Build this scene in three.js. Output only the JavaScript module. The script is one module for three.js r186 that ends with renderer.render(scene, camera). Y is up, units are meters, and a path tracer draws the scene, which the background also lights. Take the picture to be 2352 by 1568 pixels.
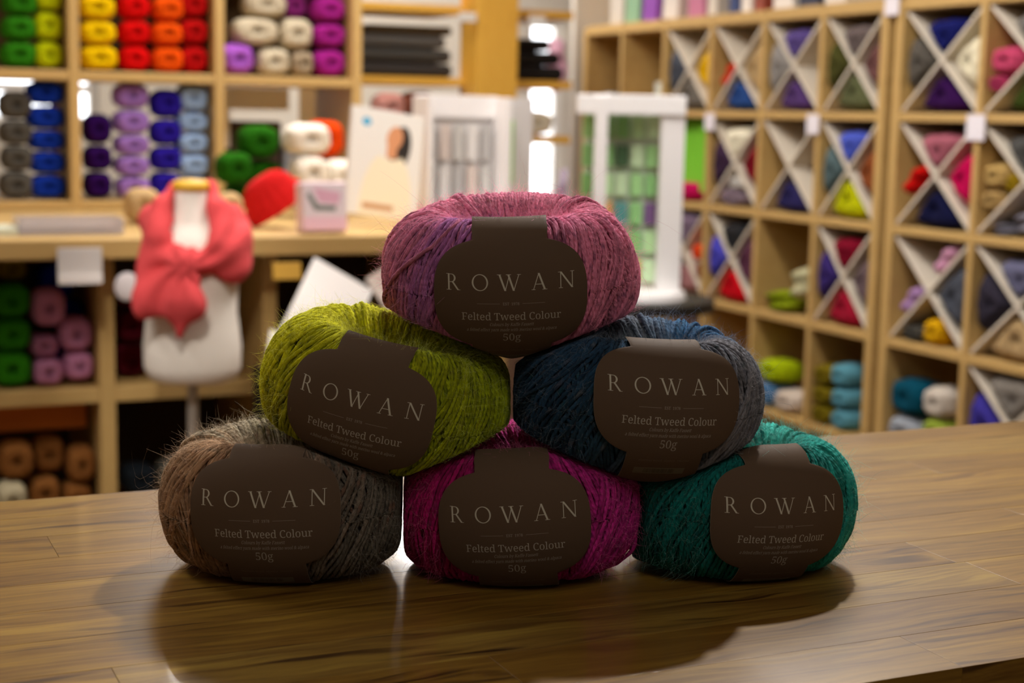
import * as THREE from 'three';
import { RoundedBoxGeometry } from 'three/addons/geometries/RoundedBoxGeometry.js';
import { mergeGeometries } from 'three/addons/utils/BufferGeometryUtils.js';
import { MarchingCubes } from 'three/addons/objects/MarchingCubes.js';
import { RectAreaLightUniformsLib } from 'three/addons/lights/RectAreaLightUniformsLib.js';
import { createNoise2D, createNoise3D } from 'simplex-noise';

// ---------------------------------------------------------------- camera, sky, lamps, exposure
RectAreaLightUniformsLib.init();
const scene = new THREE.Scene();
const camera = new THREE.PerspectiveCamera(24.576, 1.5, 0.05, 60);
const DEG = Math.PI / 180, YAW = 24.45 * DEG;
camera.position.set(0, 1.18, 0);
camera.rotation.order = 'YXZ';
camera.rotation.set(-8.22 * DEG, -YAW, 1.15 * DEG);
camera.focus = 0.725;
camera.userData.fStop = 10.5;
scene.background = new THREE.Color().setRGB(4.2, 4.3, 4.5);   // overcast daylight outside the shop windows
const renderer = new THREE.WebGLRenderer();
renderer.toneMapping = THREE.LinearToneMapping;
renderer.toneMappingExposure = 1.12;
renderer.shadowMap.enabled = true;
const CEILING = 2.4;
// ceiling lamps: [x, z, width, depth, radiance, colour, label]
const LAMPS = [
  [1.09, -3.90, 0.30, 1.20, 15, '#fffaf6', 'long ceiling light panel over the worktop'],
  [2.15, -5.45, 0.30, 1.20, 15, '#fffaf6', 'long ceiling light panel near the pine shelving'],
  [1.62, -2.55, 0.30, 1.20, 15, '#fffaf6', 'long ceiling light panel facing the cube shelves'],
  [-0.6, -2.2, 0.30, 1.20, 9, '#fffaf6', 'long ceiling light panel over the shop entrance aisle'],
  [0.1, 0.55, 0.30, 1.20, 2.8, '#fff4e8', 'long ceiling light panel behind the counter seat'],
];

// track spots: one beyond the counter aimed down at the stack of yarn, one aimed at the mannequin
const SPOTS = [
  { at: [1.18, 2.26, -1.6], aim: [0.33, 0.98, -0.66], cd: 9.5, cone: 0.42, colour: '#fff8f0', label: 'small white track spotlight on the ceiling beyond the counter' },
  { at: [0.2, 2.26, -1.55], aim: [0.66, 0.88, -2.87], cd: 5, cone: 0.15, colour: '#fff8f0', label: 'small white track spotlight aimed at the mannequin' },
];

// ---------------------------------------------------------------- helpers
function rng(seed) { let a = seed >>> 0; return () => { a = (a + 0x6D2B79F5) | 0; let t = Math.imul(a ^ (a >>> 15), 1 | a); t = (t + Math.imul(t ^ (t >>> 7), 61 | t)) ^ t; return ((t ^ (t >>> 14)) >>> 0) / 4294967296; }; }
const noise2 = createNoise2D(rng(11)), noise3 = createNoise3D(rng(12));
const fbm = (x, y, o = 4) => { let s = 0, a = 0.5; for (let i = 0; i < o; i++) { s += a * noise2(x, y); x *= 2.03; y *= 2.03; a *= 0.5; } return s; };
const taken = new Map();
function numbered(n) { const k = taken.get(n) ?? 0; taken.set(n, k + 1); return k ? n + '_' + String(k).padStart(3, '0') : n; }
function shade(o) { o.traverse((m) => { if (m.isMesh) { m.castShadow = true; m.receiveShadow = true; } }); return o; }
function tag(o, label, category, group) { o.userData.label = label; o.userData.category = category; if (group) o.userData.group = group; return o; }
function thing(name, label, category, [x, y, z] = [0, 0, 0], turn = 0, group) {
  const o = new THREE.Group(); o.name = numbered(name); o.position.set(x, y, z); o.rotation.y = turn; scene.add(o); return tag(o, label, category, group);
}
function part(name, geo, mat, parent, pos, rot) {
  const m = new THREE.Mesh(geo, mat); m.name = name; m.castShadow = m.receiveShadow = true;
  if (pos) m.position.set(...pos); if (rot) m.rotation.set(...rot);
  parent.add(m); return m;
}
function single(name, geo, mat, label, category, pos, rot, group) { const m = part(numbered(name), geo, mat, scene, pos, rot); return tag(m, label, category, group); }
function struct(name, geo, mat, pos, rot, label) { const m = part(name, geo, mat, scene, pos, rot); m.userData.kind = 'structure'; if (label) tag(m, label, name.split('_')[0]); return m; }
const boxes = new Map();
function box(w, h, d, r = 0.002) {
  const k = [w, h, d, r].map((v) => v.toFixed(4)).join();
  if (!boxes.has(k)) boxes.set(k, new RoundedBoxGeometry(w, h, d, 1, Math.min(r, w / 2.01, h / 2.01, d / 2.01)));
  return boxes.get(k);
}
const mats = new Map();
function mat(color, roughness = 0.8, extra = {}) {
  const k = color + roughness + JSON.stringify(Object.keys(extra).map((n) => [n, extra[n]?.uuid ?? extra[n]]));
  if (!mats.has(k)) mats.set(k, new THREE.MeshPhysicalMaterial({ color, roughness, ...extra }));
  return mats.get(k);
}
function dataTex(w, h, fn, srgb = true) {
  const d = new Uint8Array(w * h * 4);
  for (let y = 0; y < h; y++) for (let x = 0; x < w; x++) { const c = fn(x / w, y / h), i = (y * w + x) * 4; d[i] = c[0]; d[i + 1] = c[1]; d[i + 2] = c[2]; d[i + 3] = 255; }
  const t = new THREE.DataTexture(d, w, h); t.magFilter = THREE.LinearFilter; t.minFilter = THREE.LinearMipmapLinearFilter; t.generateMipmaps = true;
  t.wrapS = t.wrapT = THREE.RepeatWrapping; if (srgb) t.colorSpace = THREE.SRGBColorSpace; t.needsUpdate = true; return t;
}
const mix = (a, b, t) => a + (b - a) * t, clamp = (v, a = 0, b = 1) => Math.min(b, Math.max(a, v));
const mixc = (a, b, t) => [mix(a[0], b[0], t), mix(a[1], b[1], t), mix(a[2], b[2], t)];
const hex = (h) => [1, 3, 5].map((i) => parseInt(h.slice(i, i + 2), 16));
// a noise that repeats over the unit square (four corners blended)
function tiled(fn, u, v) { const a = fn(u, v), b = fn(u - 1, v), c = fn(u, v - 1), d = fn(u - 1, v - 1); return mix(mix(a, b, u), mix(c, d, u), v); }
// wood: grain runs along u
function woodTex(light, dark, streak, seed, contrast = 1, w = 1024, h = 512) {
  return dataTex(w, h, (u, v) => {
    const wob = tiled((a, b) => fbm(a * 3 + seed, b * 5, 3), u, v) * 0.05;
    const g1 = tiled((a, b) => fbm(a * 5 + seed, (b + wob) * 60, 4), u, v);
    const g2 = tiled((a, b) => fbm(a * 2.2 + seed * 2, (b + wob) * 14, 3), u, v);
    const fine = tiled((a, b) => noise2(a * 40 + seed, b * 300), u, v);
    const st = clamp((tiled((a, b) => fbm(a * 4 + seed * 3, (b + wob) * 34, 3), u, v) - 0.17) * 4) * clamp(0.5 + 1.6 * g2);
    let c = mixc(hex(light), hex(dark), clamp(0.45 + contrast * (0.55 * g1 + 0.6 * g2 + 0.1 * fine)));
    return mixc(c, hex(streak), 0.75 * st * contrast);
  });
}

// ---------------------------------------------------------------- the room
const plaster = mat('#d9d2c4', 0.92), ceilingWhite = mat('#e6e2da', 0.9);
const floorTex = woodTex('#8a6a48', '#5a4028', '#3e2a18', 5.5, 0.8, 512, 512); floorTex.repeat.set(4, 6);
const X0 = -2.6, X1 = 4.6, Z0 = -6.6, Z1 = 2.2, WALL = 0.12;
struct('floor', new THREE.BoxGeometry(X1 - X0 + 0.3, 0.1, Z1 - Z0 + 0.3), mat('#ffffff', 0.55, { map: floorTex }), [(X0 + X1) / 2, -0.05, (Z0 + Z1) / 2], null, 'brown wooden floor of the yarn shop');
struct('ceiling', new THREE.BoxGeometry(X1 - X0 + 0.3, 0.12, Z1 - Z0 + 0.3), ceilingWhite, [(X0 + X1) / 2, CEILING + 0.06, (Z0 + Z1) / 2], null, 'plain white ceiling with light panels');
struct('wall_left', new THREE.BoxGeometry(WALL, CEILING, Z1 - Z0 + 0.24), plaster, [X0 - WALL / 2, CEILING / 2, (Z0 + Z1) / 2], null, 'plain pale side wall beyond the display shelf');
struct('wall_far_right', new THREE.BoxGeometry(WALL, CEILING, Z1 - Z0 + 0.24), plaster, [X1 + WALL / 2, CEILING / 2, (Z0 + Z1) / 2], null, 'plain pale wall of the side room');
struct('wall_front', new THREE.BoxGeometry(X1 - X0, CEILING, WALL), plaster, [(X0 + X1) / 2, CEILING / 2, Z1 + WALL / 2], null, 'plain pale wall behind the counter seat');
struct('wall_right', new THREE.BoxGeometry(0.10, CEILING, Z1 + 5.24), mat('#a2865a', 0.85), [3.0, CEILING / 2, (Z1 - 5.24) / 2], null, 'tan partition wall carrying the cube shelves');
struct('trim_1', new THREE.BoxGeometry(0.44, CEILING, 0.03), mat('#cfcac0', 0.8), [2.83, CEILING / 2, -5.256], null, 'off white end board of the partition beside the cube shelf');
// back wall with two window openings
const WINS = [[0.45, 1.125, 1.1, 1.40], [3.05, 3.24, 0.7, 1.62]];
{
  const geos = [], add = (a, b, c, d) => geos.push(new THREE.BoxGeometry(b - a, d - c, WALL).translate((a + b) / 2, (c + d) / 2, Z0 - WALL / 2));
  let x = X0;
  for (const [a, b, c, d] of WINS) { add(x, a, 0, CEILING); add(a, b, 0, c); add(a, b, d, CEILING); x = b; }
  add(x, X1, 0, CEILING);
  struct('wall_back', mergeGeometries(geos), plaster, null, null, 'pale back wall with shop windows');
  WINS.forEach(([a, b, c, d], i) => {
    const w = new THREE.Group(); w.name = 'window_' + (i + 1); w.position.set((a + b) / 2, c, Z0 - WALL / 2); w.userData = { kind: 'structure', label: ['bright shop window behind the grey and blue yarn stacks', 'bright narrow shop window beside the pine post'][i], category: 'window' }; scene.add(w);
    const fm = mat('#e9e6e0', 0.5), W = b - a, H = d - c, t = 0.035;
    for (const s of [-1, 1]) part('frame', box(t, H, 0.06), fm, w, [s * (W - t) / 2, H / 2, 0]);
    for (const y of [t / 2, H / 2, H - t / 2]) part('frame', box(W - 2 * t, t, 0.05), fm, w, [0, y, 0]);
    for (const k of [0, 1]) part('pane', new THREE.BoxGeometry(W - 2 * t, H / 2 - 1.5 * t, 0.004), mat('#ffffff', 0.02, { transmission: 1, thickness: 0 }), w, [0, H * (0.25 + 0.5 * k), 0]);
  });
}
// ceiling lamps
for (const [x, z, w, d, L, c, label] of LAMPS) {
  const g = thing(w === d ? 'ceiling_downlight' : 'ceiling_light_panel', label, 'ceiling light', [x, CEILING, z]);
  const t = 0.02;
  for (const s of [-1, 1]) { part('frame', box(t, 0.03, d + 2 * t), mat('#f0f0ee', 0.5), g, [s * (w + t) / 2, -0.015, 0]); part('frame', box(w, 0.03, t), mat('#f0f0ee', 0.5), g, [0, -0.015, s * (d + t) / 2]); }
  const e = new THREE.MeshStandardMaterial({ color: '#ffffff', emissive: c, emissiveIntensity: Math.min(L, 12) });
  part('diffuser', new THREE.BoxGeometry(w, 0.008, d), e, g, [0, -0.012, 0]);
  const light = new THREE.RectAreaLight(c, L, w, d); light.position.set(x, CEILING - 0.02, z); light.rotation.x = -Math.PI / 2; light.castShadow = true; scene.add(light);
}

for (const SPOT of SPOTS) {
  const a = new THREE.Vector3(...SPOT.at), b = new THREE.Vector3(...SPOT.aim), d = b.clone().sub(a).normalize(), g = thing('track_spotlight', SPOT.label, 'spotlight', SPOT.at);
  const q = new THREE.Quaternion().setFromUnitVectors(new THREE.Vector3(0, -1, 0), d), wht = mat('#ecebe8', 0.5);
  const housing = part('housing', new THREE.LatheGeometry([[0, 0.11], [0.03, 0.11], [0.036, 0.1], [0.04, 0.0], [0.037, 0.0], [0.033, 0.05], [0, 0.055]].map(([x, y]) => new THREE.Vector2(x, y)), 32), wht, g); housing.quaternion.copy(q); housing.position.copy(d).multiplyScalar(-0.055);
  const lens = part('lens', new THREE.CylinderGeometry(0.032, 0.032, 0.004, 28), new THREE.MeshStandardMaterial({ color: '#ffffff', emissive: SPOT.colour, emissiveIntensity: 9 }), g); lens.quaternion.copy(q); lens.position.copy(d).multiplyScalar(-0.03);
  part('stem', new THREE.CylinderGeometry(0.008, 0.008, CEILING - SPOT.at[1] - 0.06, 16), wht, g, [-d.x * 0.12, (CEILING - SPOT.at[1] - 0.06) / 2 + 0.06, -d.z * 0.12]);
  const light = new THREE.SpotLight(SPOT.colour, SPOT.cd, 0, SPOT.cone, 0.6, 2); light.position.copy(a).addScaledVector(d, -0.02); light.target.position.copy(b); light.castShadow = true; light.shadow.radius = 1.6; scene.add(light, light.target);
}

// ---------------------------------------------------------------- the counter
const TOP = 0.9615;
{
  const g = thing('counter', 'varnished brown wooden shop counter built of narrow glued staves', 'counter', [0.4, 0, -0.6855]);
  const tex = woodTex('#8f7430', '#60441b', '#2f1b08', 2.2, 1.5, 1024, 512);
  const bump = dataTex(512, 256, (u, v) => { const k = 128 + 90 * tiled((a, b) => fbm(a * 6, b * 90, 3), u, v); return [k, k, k]; }, false);
  const tints = ['#ffffff', '#f4ecdf', '#fff6e4', '#ebe0cf', '#f8eed8', '#e6d8c2'].map((c) => new THREE.MeshPhysicalMaterial({ color: c, map: tex, bumpMap: bump, bumpScale: 0.00012, roughness: 0.36, specularIntensity: 0.4, clearcoat: 0.45, clearcoatRoughness: 0.07 }));
  const r = rng(77), L = 1.7, D = 0.41, rows = 10, rw = D / rows, H = 0.036;
  for (let k = 0; k < rows; k++) {
    let x = -L / 2;
    let first = true;
    while (x < L / 2 - 0.01) {
      let len = first ? 0.15 + 0.5 * r() : 0.42 + 0.4 * r(); first = false;
      if (x + len > L / 2 - 0.2) len = L / 2 - x;
      const geo = new RoundedBoxGeometry(len - 0.0001, H, rw - 0.0001, 1, 0.00022), P = geo.attributes.position, U = geo.attributes.uv, ou = r() * 7, ov = r() * 7, N = geo.attributes.normal;
      for (let i = 0; i < P.count; i++) { const up = Math.abs(N.getY(i)) > 0.5; U.setXY(i, P.getX(i) / 0.62 + ou, (up ? P.getZ(i) : P.getY(i)) / 0.30 + ov); }
      part('stave', geo, tints[Math.floor(r() * tints.length)], g, [x + len / 2, TOP - H / 2, -D / 2 + rw * (k + 0.5)]);
      x += len;
    }
  }
  part('front_panel', box(1.62, TOP - H, 0.025), mat('#3b2a18', 0.6), g, [0, (TOP - H) / 2, D / 2 - 0.04]);
  part('rear_panel', box(1.62, TOP - H, 0.025), mat('#3b2a18', 0.6), g, [0, (TOP - H) / 2, -D / 2 + 0.04]);
  for (const s of [-1, 1]) part('end_panel', box(0.025, TOP - H, D - 0.1), mat('#3b2a18', 0.6), g, [s * 0.81, (TOP - H) / 2, 0]);
}

// ---------------------------------------------------------------- the six labelled yarn balls
const AX = 0.0385, BZ = 0.026, RT = 0.021;
const halfH = (th) => 0.0288 + 0.0016 * Math.abs(Math.sin(th)) + 0.003 * Math.max(0, -Math.sin(th));
function ringPoint(th, ph, l, out) {
  const c = Math.cos(th), s = Math.sin(th); let nx = c / AX, nz = s / BZ; const n = Math.hypot(nx, nz); nx /= n; nz /= n;
  const rr = (RT + l) * Math.cos(ph);
  return out.set(AX * c + nx * rr, (halfH(th) + l) * Math.sin(ph), BZ * s + nz * rr);
}
// printed paper band: one canvas, in millimetres, x across and s down the front of the ball
const MM = 18, LX = 38, S_TOP = 52, S_BOTTOM = -60;
function bandTexture() {
  const c = document.createElement('canvas'); c.width = 2 * LX * MM; c.height = (S_TOP - S_BOTTOM) * MM; const g = c.getContext('2d');
  g.fillStyle = '#5a4a3c'; g.fillRect(0, 0, c.width, c.height);
  const X = (x) => (x + LX) * MM, Y = (s) => (S_TOP - s) * MM;
  const ink = '#bab8aa', ink2 = '#98948a';
  g.fillStyle = ink; g.strokeStyle = ink;
  const poly = (pts) => { g.beginPath(); pts.forEach(([x, y], i) => (i ? g.lineTo(x, y) : g.moveTo(x, y))); g.closePath(); g.fill(); };
  // tall roman capitals drawn stroke by stroke; unit height h, baseline y0
  const h = 7.9 * MM, y0 = Y(-2.2), hx = h;
  const stroke = (ox, x1, y1, x2, y2, w) => { const W = (w * h) / 2; poly([[ox + x1 * hx - W, y0 - y1 * h], [ox + x1 * hx + W, y0 - y1 * h], [ox + x2 * hx + W, y0 - y2 * h], [ox + x2 * hx - W, y0 - y2 * h]]); };
  const serif = (ox, x, y, w) => poly([[ox + (x - w) * hx, y0 - y * h - 0.016 * h], [ox + (x + w) * hx, y0 - y * h - 0.016 * h], [ox + (x + w) * hx, y0 - y * h + 0.016 * h], [ox + (x - w) * hx, y0 - y * h + 0.016 * h]]);
  const letters = {
    R: (o) => { stroke(o, 0.13, 0, 0.13, 1, 0.105); serif(o, 0.13, 0.012, 0.15); serif(o, 0.08, 0.985, 0.1); g.lineWidth = 0.04 * h; g.beginPath(); g.moveTo(o + 0.13 * hx, y0 - 0.965 * h); g.lineTo(o + 0.3 * hx, y0 - 0.965 * h); g.stroke(); g.beginPath(); g.ellipse(o + 0.3 * hx, y0 - 0.73 * h, 0.255 * hx, 0.255 * h, 0, -Math.PI / 2, Math.PI / 2); g.ellipse(o + 0.29 * hx, y0 - 0.73 * h, 0.155 * hx, 0.215 * h, 0, Math.PI / 2, -Math.PI / 2, true); g.closePath(); g.fill(); g.beginPath(); g.moveTo(o + 0.13 * hx, y0 - 0.49 * h); g.lineTo(o + 0.32 * hx, y0 - 0.49 * h); g.stroke(); stroke(o, 0.36, 0.5, 0.7, 0.0, 0.12); serif(o, 0.74, 0.012, 0.09); },
    O: (o) => { g.beginPath(); g.ellipse(o + 0.5 * hx, y0 - 0.5 * h, 0.5 * hx, 0.515 * h, 0, 0, 2 * Math.PI); g.closePath(); g.ellipse(o + 0.5 * hx, y0 - 0.5 * h, 0.4 * hx, 0.468 * h, -0.1, 0, 2 * Math.PI, true); g.closePath(); g.fill('evenodd'); },
    W: (o) => { stroke(o, 0.1, 1, 0.45, -0.01, 0.12); stroke(o, 0.45, 0, 0.72, 1, 0.05); stroke(o, 0.64, 1, 0.97, -0.01, 0.12); stroke(o, 0.97, 0, 1.3, 1, 0.05); serif(o, 0.08, 0.985, 0.13); serif(o, 0.66, 0.985, 0.16); serif(o, 1.3, 0.985, 0.12); },
    A: (o) => { stroke(o, 0.1, 0, 0.43, 1, 0.05); stroke(o, 0.43, 1.02, 0.8, 0, 0.12); g.lineWidth = 0.04 * h; g.beginPath(); g.moveTo(o + 0.21 * hx, y0 - 0.34 * h); g.lineTo(o + 0.66 * hx, y0 - 0.34 * h); g.stroke(); serif(o, 0.1, 0.012, 0.12); serif(o, 0.8, 0.012, 0.15); },
    N: (o) => { stroke(o, 0.14, 0, 0.14, 1, 0.05); stroke(o, 0.14, 1, 0.86, -0.02, 0.12); stroke(o, 0.86, 0, 0.86, 1, 0.05); serif(o, 0.14, 0.012, 0.13); serif(o, 0.08, 0.985, 0.1); serif(o, 0.86, 0.985, 0.13); },
  };
  for (const [ch, x] of [['R', -31], ['O', -18.8], ['W', -6.2], ['A', 10.2], ['N', 23.2]]) letters[ch](X(x));
  const text = (t, s, size, wide, italic, col = ink) => { g.save(); g.fillStyle = col; g.font = size * MM + 'px serif'; g.textAlign = 'center'; const m = g.measureText(t).width; g.translate(X(0), Y(s)); g.transform(wide ? (wide * MM) / m : 1, 0, italic ? -0.22 : 0, 1, 0, 0); g.fillText(t, 0, 0); g.restore(); };
  text('EST  1978', -9.4, 1.9, 8.2, false, ink2);
  g.fillStyle = ink2; g.fillRect(X(-16.5), Y(-8.6), 11 * MM, 0.14 * MM); g.fillRect(X(5.5), Y(-8.6), 11 * MM, 0.14 * MM);
  text('Felted Tweed Colour', -17.2, 5.4, 48.6, false, '#a6a398');
  text('Colours by Kaffe Fassett', -20.4, 2.4, 21.5, true, ink2);
  text('a felted effect yarn made with merino wool & alpaca', -23.4, 2.4, 44, true, ink2);
  text('50g', -29.2, 6.0, 9, false, ink2);
  text('merino wool  alpaca  viscose', -37.2, 1.8, 26, false, '#6c6052');
  g.fillStyle = '#6a6354'; g.fillRect(X(-14), Y(-41.5), 26 * MM, 4.6 * MM);
  g.fillStyle = '#4c443a'; for (let i = 0, r = rng(3); i < 44; i++) g.fillRect(X(-9 + i * 0.36), Y(-42.2), (0.08 + 0.18 * r()) * MM, 3.2 * MM);
  const t = new THREE.CanvasTexture(c); t.colorSpace = THREE.SRGBColorSpace; t.anisotropy = 8; return t;
}
const grainRnd = rng(5), paperGrain = dataTex(128, 128, () => { const k = 128 + 60 * (grainRnd() - 0.5); return [k, k, k]; }, false);
paperGrain.repeat.set(9, 13);
const bandMat = new THREE.MeshPhysicalMaterial({ map: bandTexture(), roughness: 0.62, specularIntensity: 0.07, bumpMap: paperGrain, bumpScale: 0.00002 });
const BAND = 0.937, bandBack = mat('#b8ad9c', 0.8);
const ARC = (() => { const l = 0.0036, a = RT + l, b = halfH(Math.PI / 2) + l, t = [[0, 0]]; let s = 0; for (let i = 1; i <= 400; i++) { const p = ((i - 0.5) / 400) * Math.PI; s += Math.hypot(a * Math.sin(p), b * Math.cos(p)) * (Math.PI / 400); t.push([s, (i / 400) * Math.PI]); } return t; })();
function phiOf(s) { const q = Math.abs(s); for (let i = 1; i < ARC.length; i++) if (ARC[i][0] >= q) { const k = (q - ARC[i - 1][0]) / (ARC[i][0] - ARC[i - 1][0]); return Math.sign(s) * mix(ARC[i - 1][1], ARC[i][1], k); } return Math.sign(s) * Math.PI; }
function bandHalfWidth(mm) {
  const d = Math.abs((mm + 5.0) / 29.5); let w = d < 1 ? 37.4 * Math.pow(1 - Math.pow(d, 2.7), 1 / 2.7) : 0;
  const strip = mm > 0 ? 18.3 + Math.max(0, 3 - Math.abs(mm - 30)) * 0.1 : 19.5; return Math.max(w, Math.abs(mm + 5) > 20 ? strip : 0);
}
function bandGeometry(squash, slide) {
  const rows = [], nc = 20; for (let mm = Math.min(51, 49 - slide); mm >= Math.max(-59, -50 - slide); mm -= Math.abs(mm + 5) > 22 && Math.abs(mm + 5) < 31 ? 0.5 : 1.5) rows.push(mm);
  const pos = [], uv = [], idx = [], v = new THREE.Vector3();
  for (const side of [0, 1]) for (const mm of rows) {
    const l = 0.0036 - side * 0.00025, ph = phiOf((mm * BAND + slide) / 1000), w = (bandHalfWidth(mm) * BAND) / 1000;
    for (let j = 0; j <= nc; j++) {
      const x = w * (2 * j / nc - 1), a = AX + (RT + l) * Math.cos(ph), b = BZ + (RT + l) * Math.cos(ph), q = Math.min(Math.abs(x) / Math.max(a, 0.02), 0.96);
      v.set(x, (halfH(Math.PI / 2) + l) * Math.sin(ph), Math.max(b, 0.004) * Math.sqrt(1 - q * q * 0.93)); squash(v, 0);
      pos.push(v.x, v.y, v.z); uv.push((x * 1000 / BAND + LX) / (2 * LX), (mm - S_BOTTOM) / (S_TOP - S_BOTTOM));
    }
  }
  const R = rows.length, C = nc + 1, at = (s, i, j) => s * R * C + i * C + j;
  const faces = [[], []];
  for (let i = 0; i < R - 1; i++) for (let j = 0; j < nc; j++) { faces[0].push(at(0, i, j), at(0, i + 1, j), at(0, i + 1, j + 1), at(0, i, j), at(0, i + 1, j + 1), at(0, i, j + 1)); faces[1].push(at(1, i, j), at(1, i + 1, j + 1), at(1, i + 1, j), at(1, i, j), at(1, i, j + 1), at(1, i + 1, j + 1)); }
  for (let i = 0; i < R - 1; i++) { faces[1].push(at(0, i, 0), at(1, i, 0), at(1, i + 1, 0), at(0, i, 0), at(1, i + 1, 0), at(0, i + 1, 0)); faces[1].push(at(0, i, nc), at(1, i + 1, nc), at(1, i, nc), at(0, i, nc), at(0, i + 1, nc), at(1, i + 1, nc)); }
  const g = new THREE.BufferGeometry(); g.setAttribute('position', new THREE.Float32BufferAttribute(pos, 3)); g.setAttribute('uv', new THREE.Float32BufferAttribute(uv, 2));
  g.setIndex([...faces[0], ...faces[1]]); g.addGroup(0, faces[0].length, 0); g.addGroup(faces[0].length, faces[1].length, 1); g.computeVertexNormals(); return g;
}
// plied yarn relief: slanting plies and fine fibres
const plyTex = dataTex(128, 128, (u, v) => { const k = 128 + 66 * Math.sin(2 * Math.PI * (u * 3 + v * 2)) + 55 * noise2(u * 40, v * 14); return [clamp(k, 0, 255), clamp(k, 0, 255), clamp(k, 0, 255)]; }, false);
const heather = dataTex(256, 128, (u, v) => { const w = u * 6 + v * 2, a = noise2(w * 5.5, v * 26 - u * 30), b = noise2(u * 90, v * 40); const k = 186 + 58 * a + 34 * b; return [clamp(k + 10 * b, 40, 255), clamp(k, 40, 255), clamp(k - 8 * a, 40, 255)]; });
const yarnMat = new THREE.MeshPhysicalMaterial({ color: '#ffffff', map: heather, vertexColors: true, roughness: 0.95, specularIntensity: 0.25, sheen: 0.35, sheenRoughness: 0.8, sheenColor: new THREE.Color('#777777'), bumpMap: plyTex, bumpScale: 0.0011 });
const fibreMat = new THREE.MeshPhysicalMaterial({ color: '#ffffff', vertexColors: true, roughness: 0.9, specularIntensity: 0.3 });
const coreMat = new THREE.MeshPhysicalMaterial({ color: '#ffffff', vertexColors: true, roughness: 1, specularIntensity: 0.1 });
const lin = (h) => { const c = new THREE.Color(h); return [c.r, c.g, c.b]; };
// strand tones round the ring: [angle in turns (0 right, .25 front, .5 left, .75 rear), colour]
const BALLS = [
  { key: 'dusty pink', slide: 7, label: 'dusty pink tweed yarn ball on top of the stack', c: [0.311, 1.1035, -0.688], yaw: 1, tilt: 8, roll: 2.4, slant: 0.62, seed: 1,
    tones: [[0, '#cf7c98'], [0.14, '#d880a2'], [0.25, '#c87294'], [0.37, '#a868a6'], [0.45, '#d07a9c'], [0.6, '#de8aa6'], [0.8, '#dc88a4']], flecks: ['#5a2a58', '#d08aa0', '#4a3c78', '#c07040'] },
  { key: 'lime green', slide: 9.5, label: 'lime green tweed yarn ball tilted in the middle row', c: [0.254, 1.0455, -0.705], yaw: -12, tilt: 6, roll: -11.5, slant: 0.55, seed: 2,
    tones: [[0, '#84950f'], [0.12, '#93a00d'], [0.3, '#989e11'], [0.42, '#b3b313'], [0.55, '#c0c01c'], [0.8, '#b4b715']], flecks: ['#4a5c0a', '#d8d860', '#2e5a3a', '#c0a020'] },
  { key: 'denim blue', slide: 15, label: 'denim blue and grey tweed yarn ball in the middle row', c: [0.365, 1.046, -0.654], yaw: 13, tilt: 3, roll: -3, slant: 0.7, seed: 3,
    tones: [[0, '#2c5a84'], [0.06, '#6a6e78'], [0.14, '#77777e'], [0.22, '#3a4a5c'], [0.32, '#28465a'], [0.42, '#22405c'], [0.55, '#26405a'], [0.68, '#4a5866'], [0.8, '#6c7682'], [0.92, '#3a6a94']], flecks: ['#142030', '#8a8aa0', '#2a6a74', '#9aa0a8'] },
  { key: 'brown grey', slide: 12.5, label: 'brown and grey tweed yarn ball at the counter bottom row', c: [0.2085, 0.9935, -0.7175], yaw: -5, tilt: 2, roll: 2.6, slant: 0.6, seed: 4,
    tones: [[0, '#585347'], [0.12, '#676158'], [0.25, '#7e6855'], [0.38, '#9b795c'], [0.5, '#a38568'], [0.62, '#a69a85'], [0.75, '#8d8570'], [0.9, '#6d685a']], flecks: ['#2c2a26', '#b8785c', '#a8a490', '#34303e'] },
  { key: 'magenta', slide: 7.5, label: 'deep magenta tweed yarn ball between the brown grey and teal ones', c: [0.3115, 0.9935, -0.674], yaw: -2, tilt: 2, roll: 4.6, slant: 0.5, seed: 5,
    tones: [[0, '#a62276'], [0.12, '#bc2b8b'], [0.25, '#a1186a'], [0.4, '#9f135e'], [0.5, '#820e54'], [0.7, '#b4307b'], [0.85, '#a82676']], flecks: ['#4a0a30', '#b05088', '#3a1430', '#a03050'] },
  { key: 'teal', slide: 8.5, label: 'teal tweed yarn ball in the bottom row, turned sideways', c: [0.416, 0.9935, -0.643], yaw: 19, tilt: 1, roll: -2.2, slant: 0.6, seed: 6,
    tones: [[0, '#2e988f'], [0.15, '#229087'], [0.25, '#0d716a'], [0.4, '#0b6a66'], [0.55, '#0d6464'], [0.68, '#2ea7a1'], [0.8, '#3fb4a9'], [0.92, '#3ba598']], flecks: ['#063c40', '#60b0a0', '#124a6a', '#1c7a50'] },
];
const camRight = new THREE.Vector3(Math.cos(YAW), 0, Math.sin(YAW)), camBack = new THREE.Vector3(-Math.sin(YAW), 0, Math.cos(YAW));
const SEMI = [0.0615, 0.037, 0.049];
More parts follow.
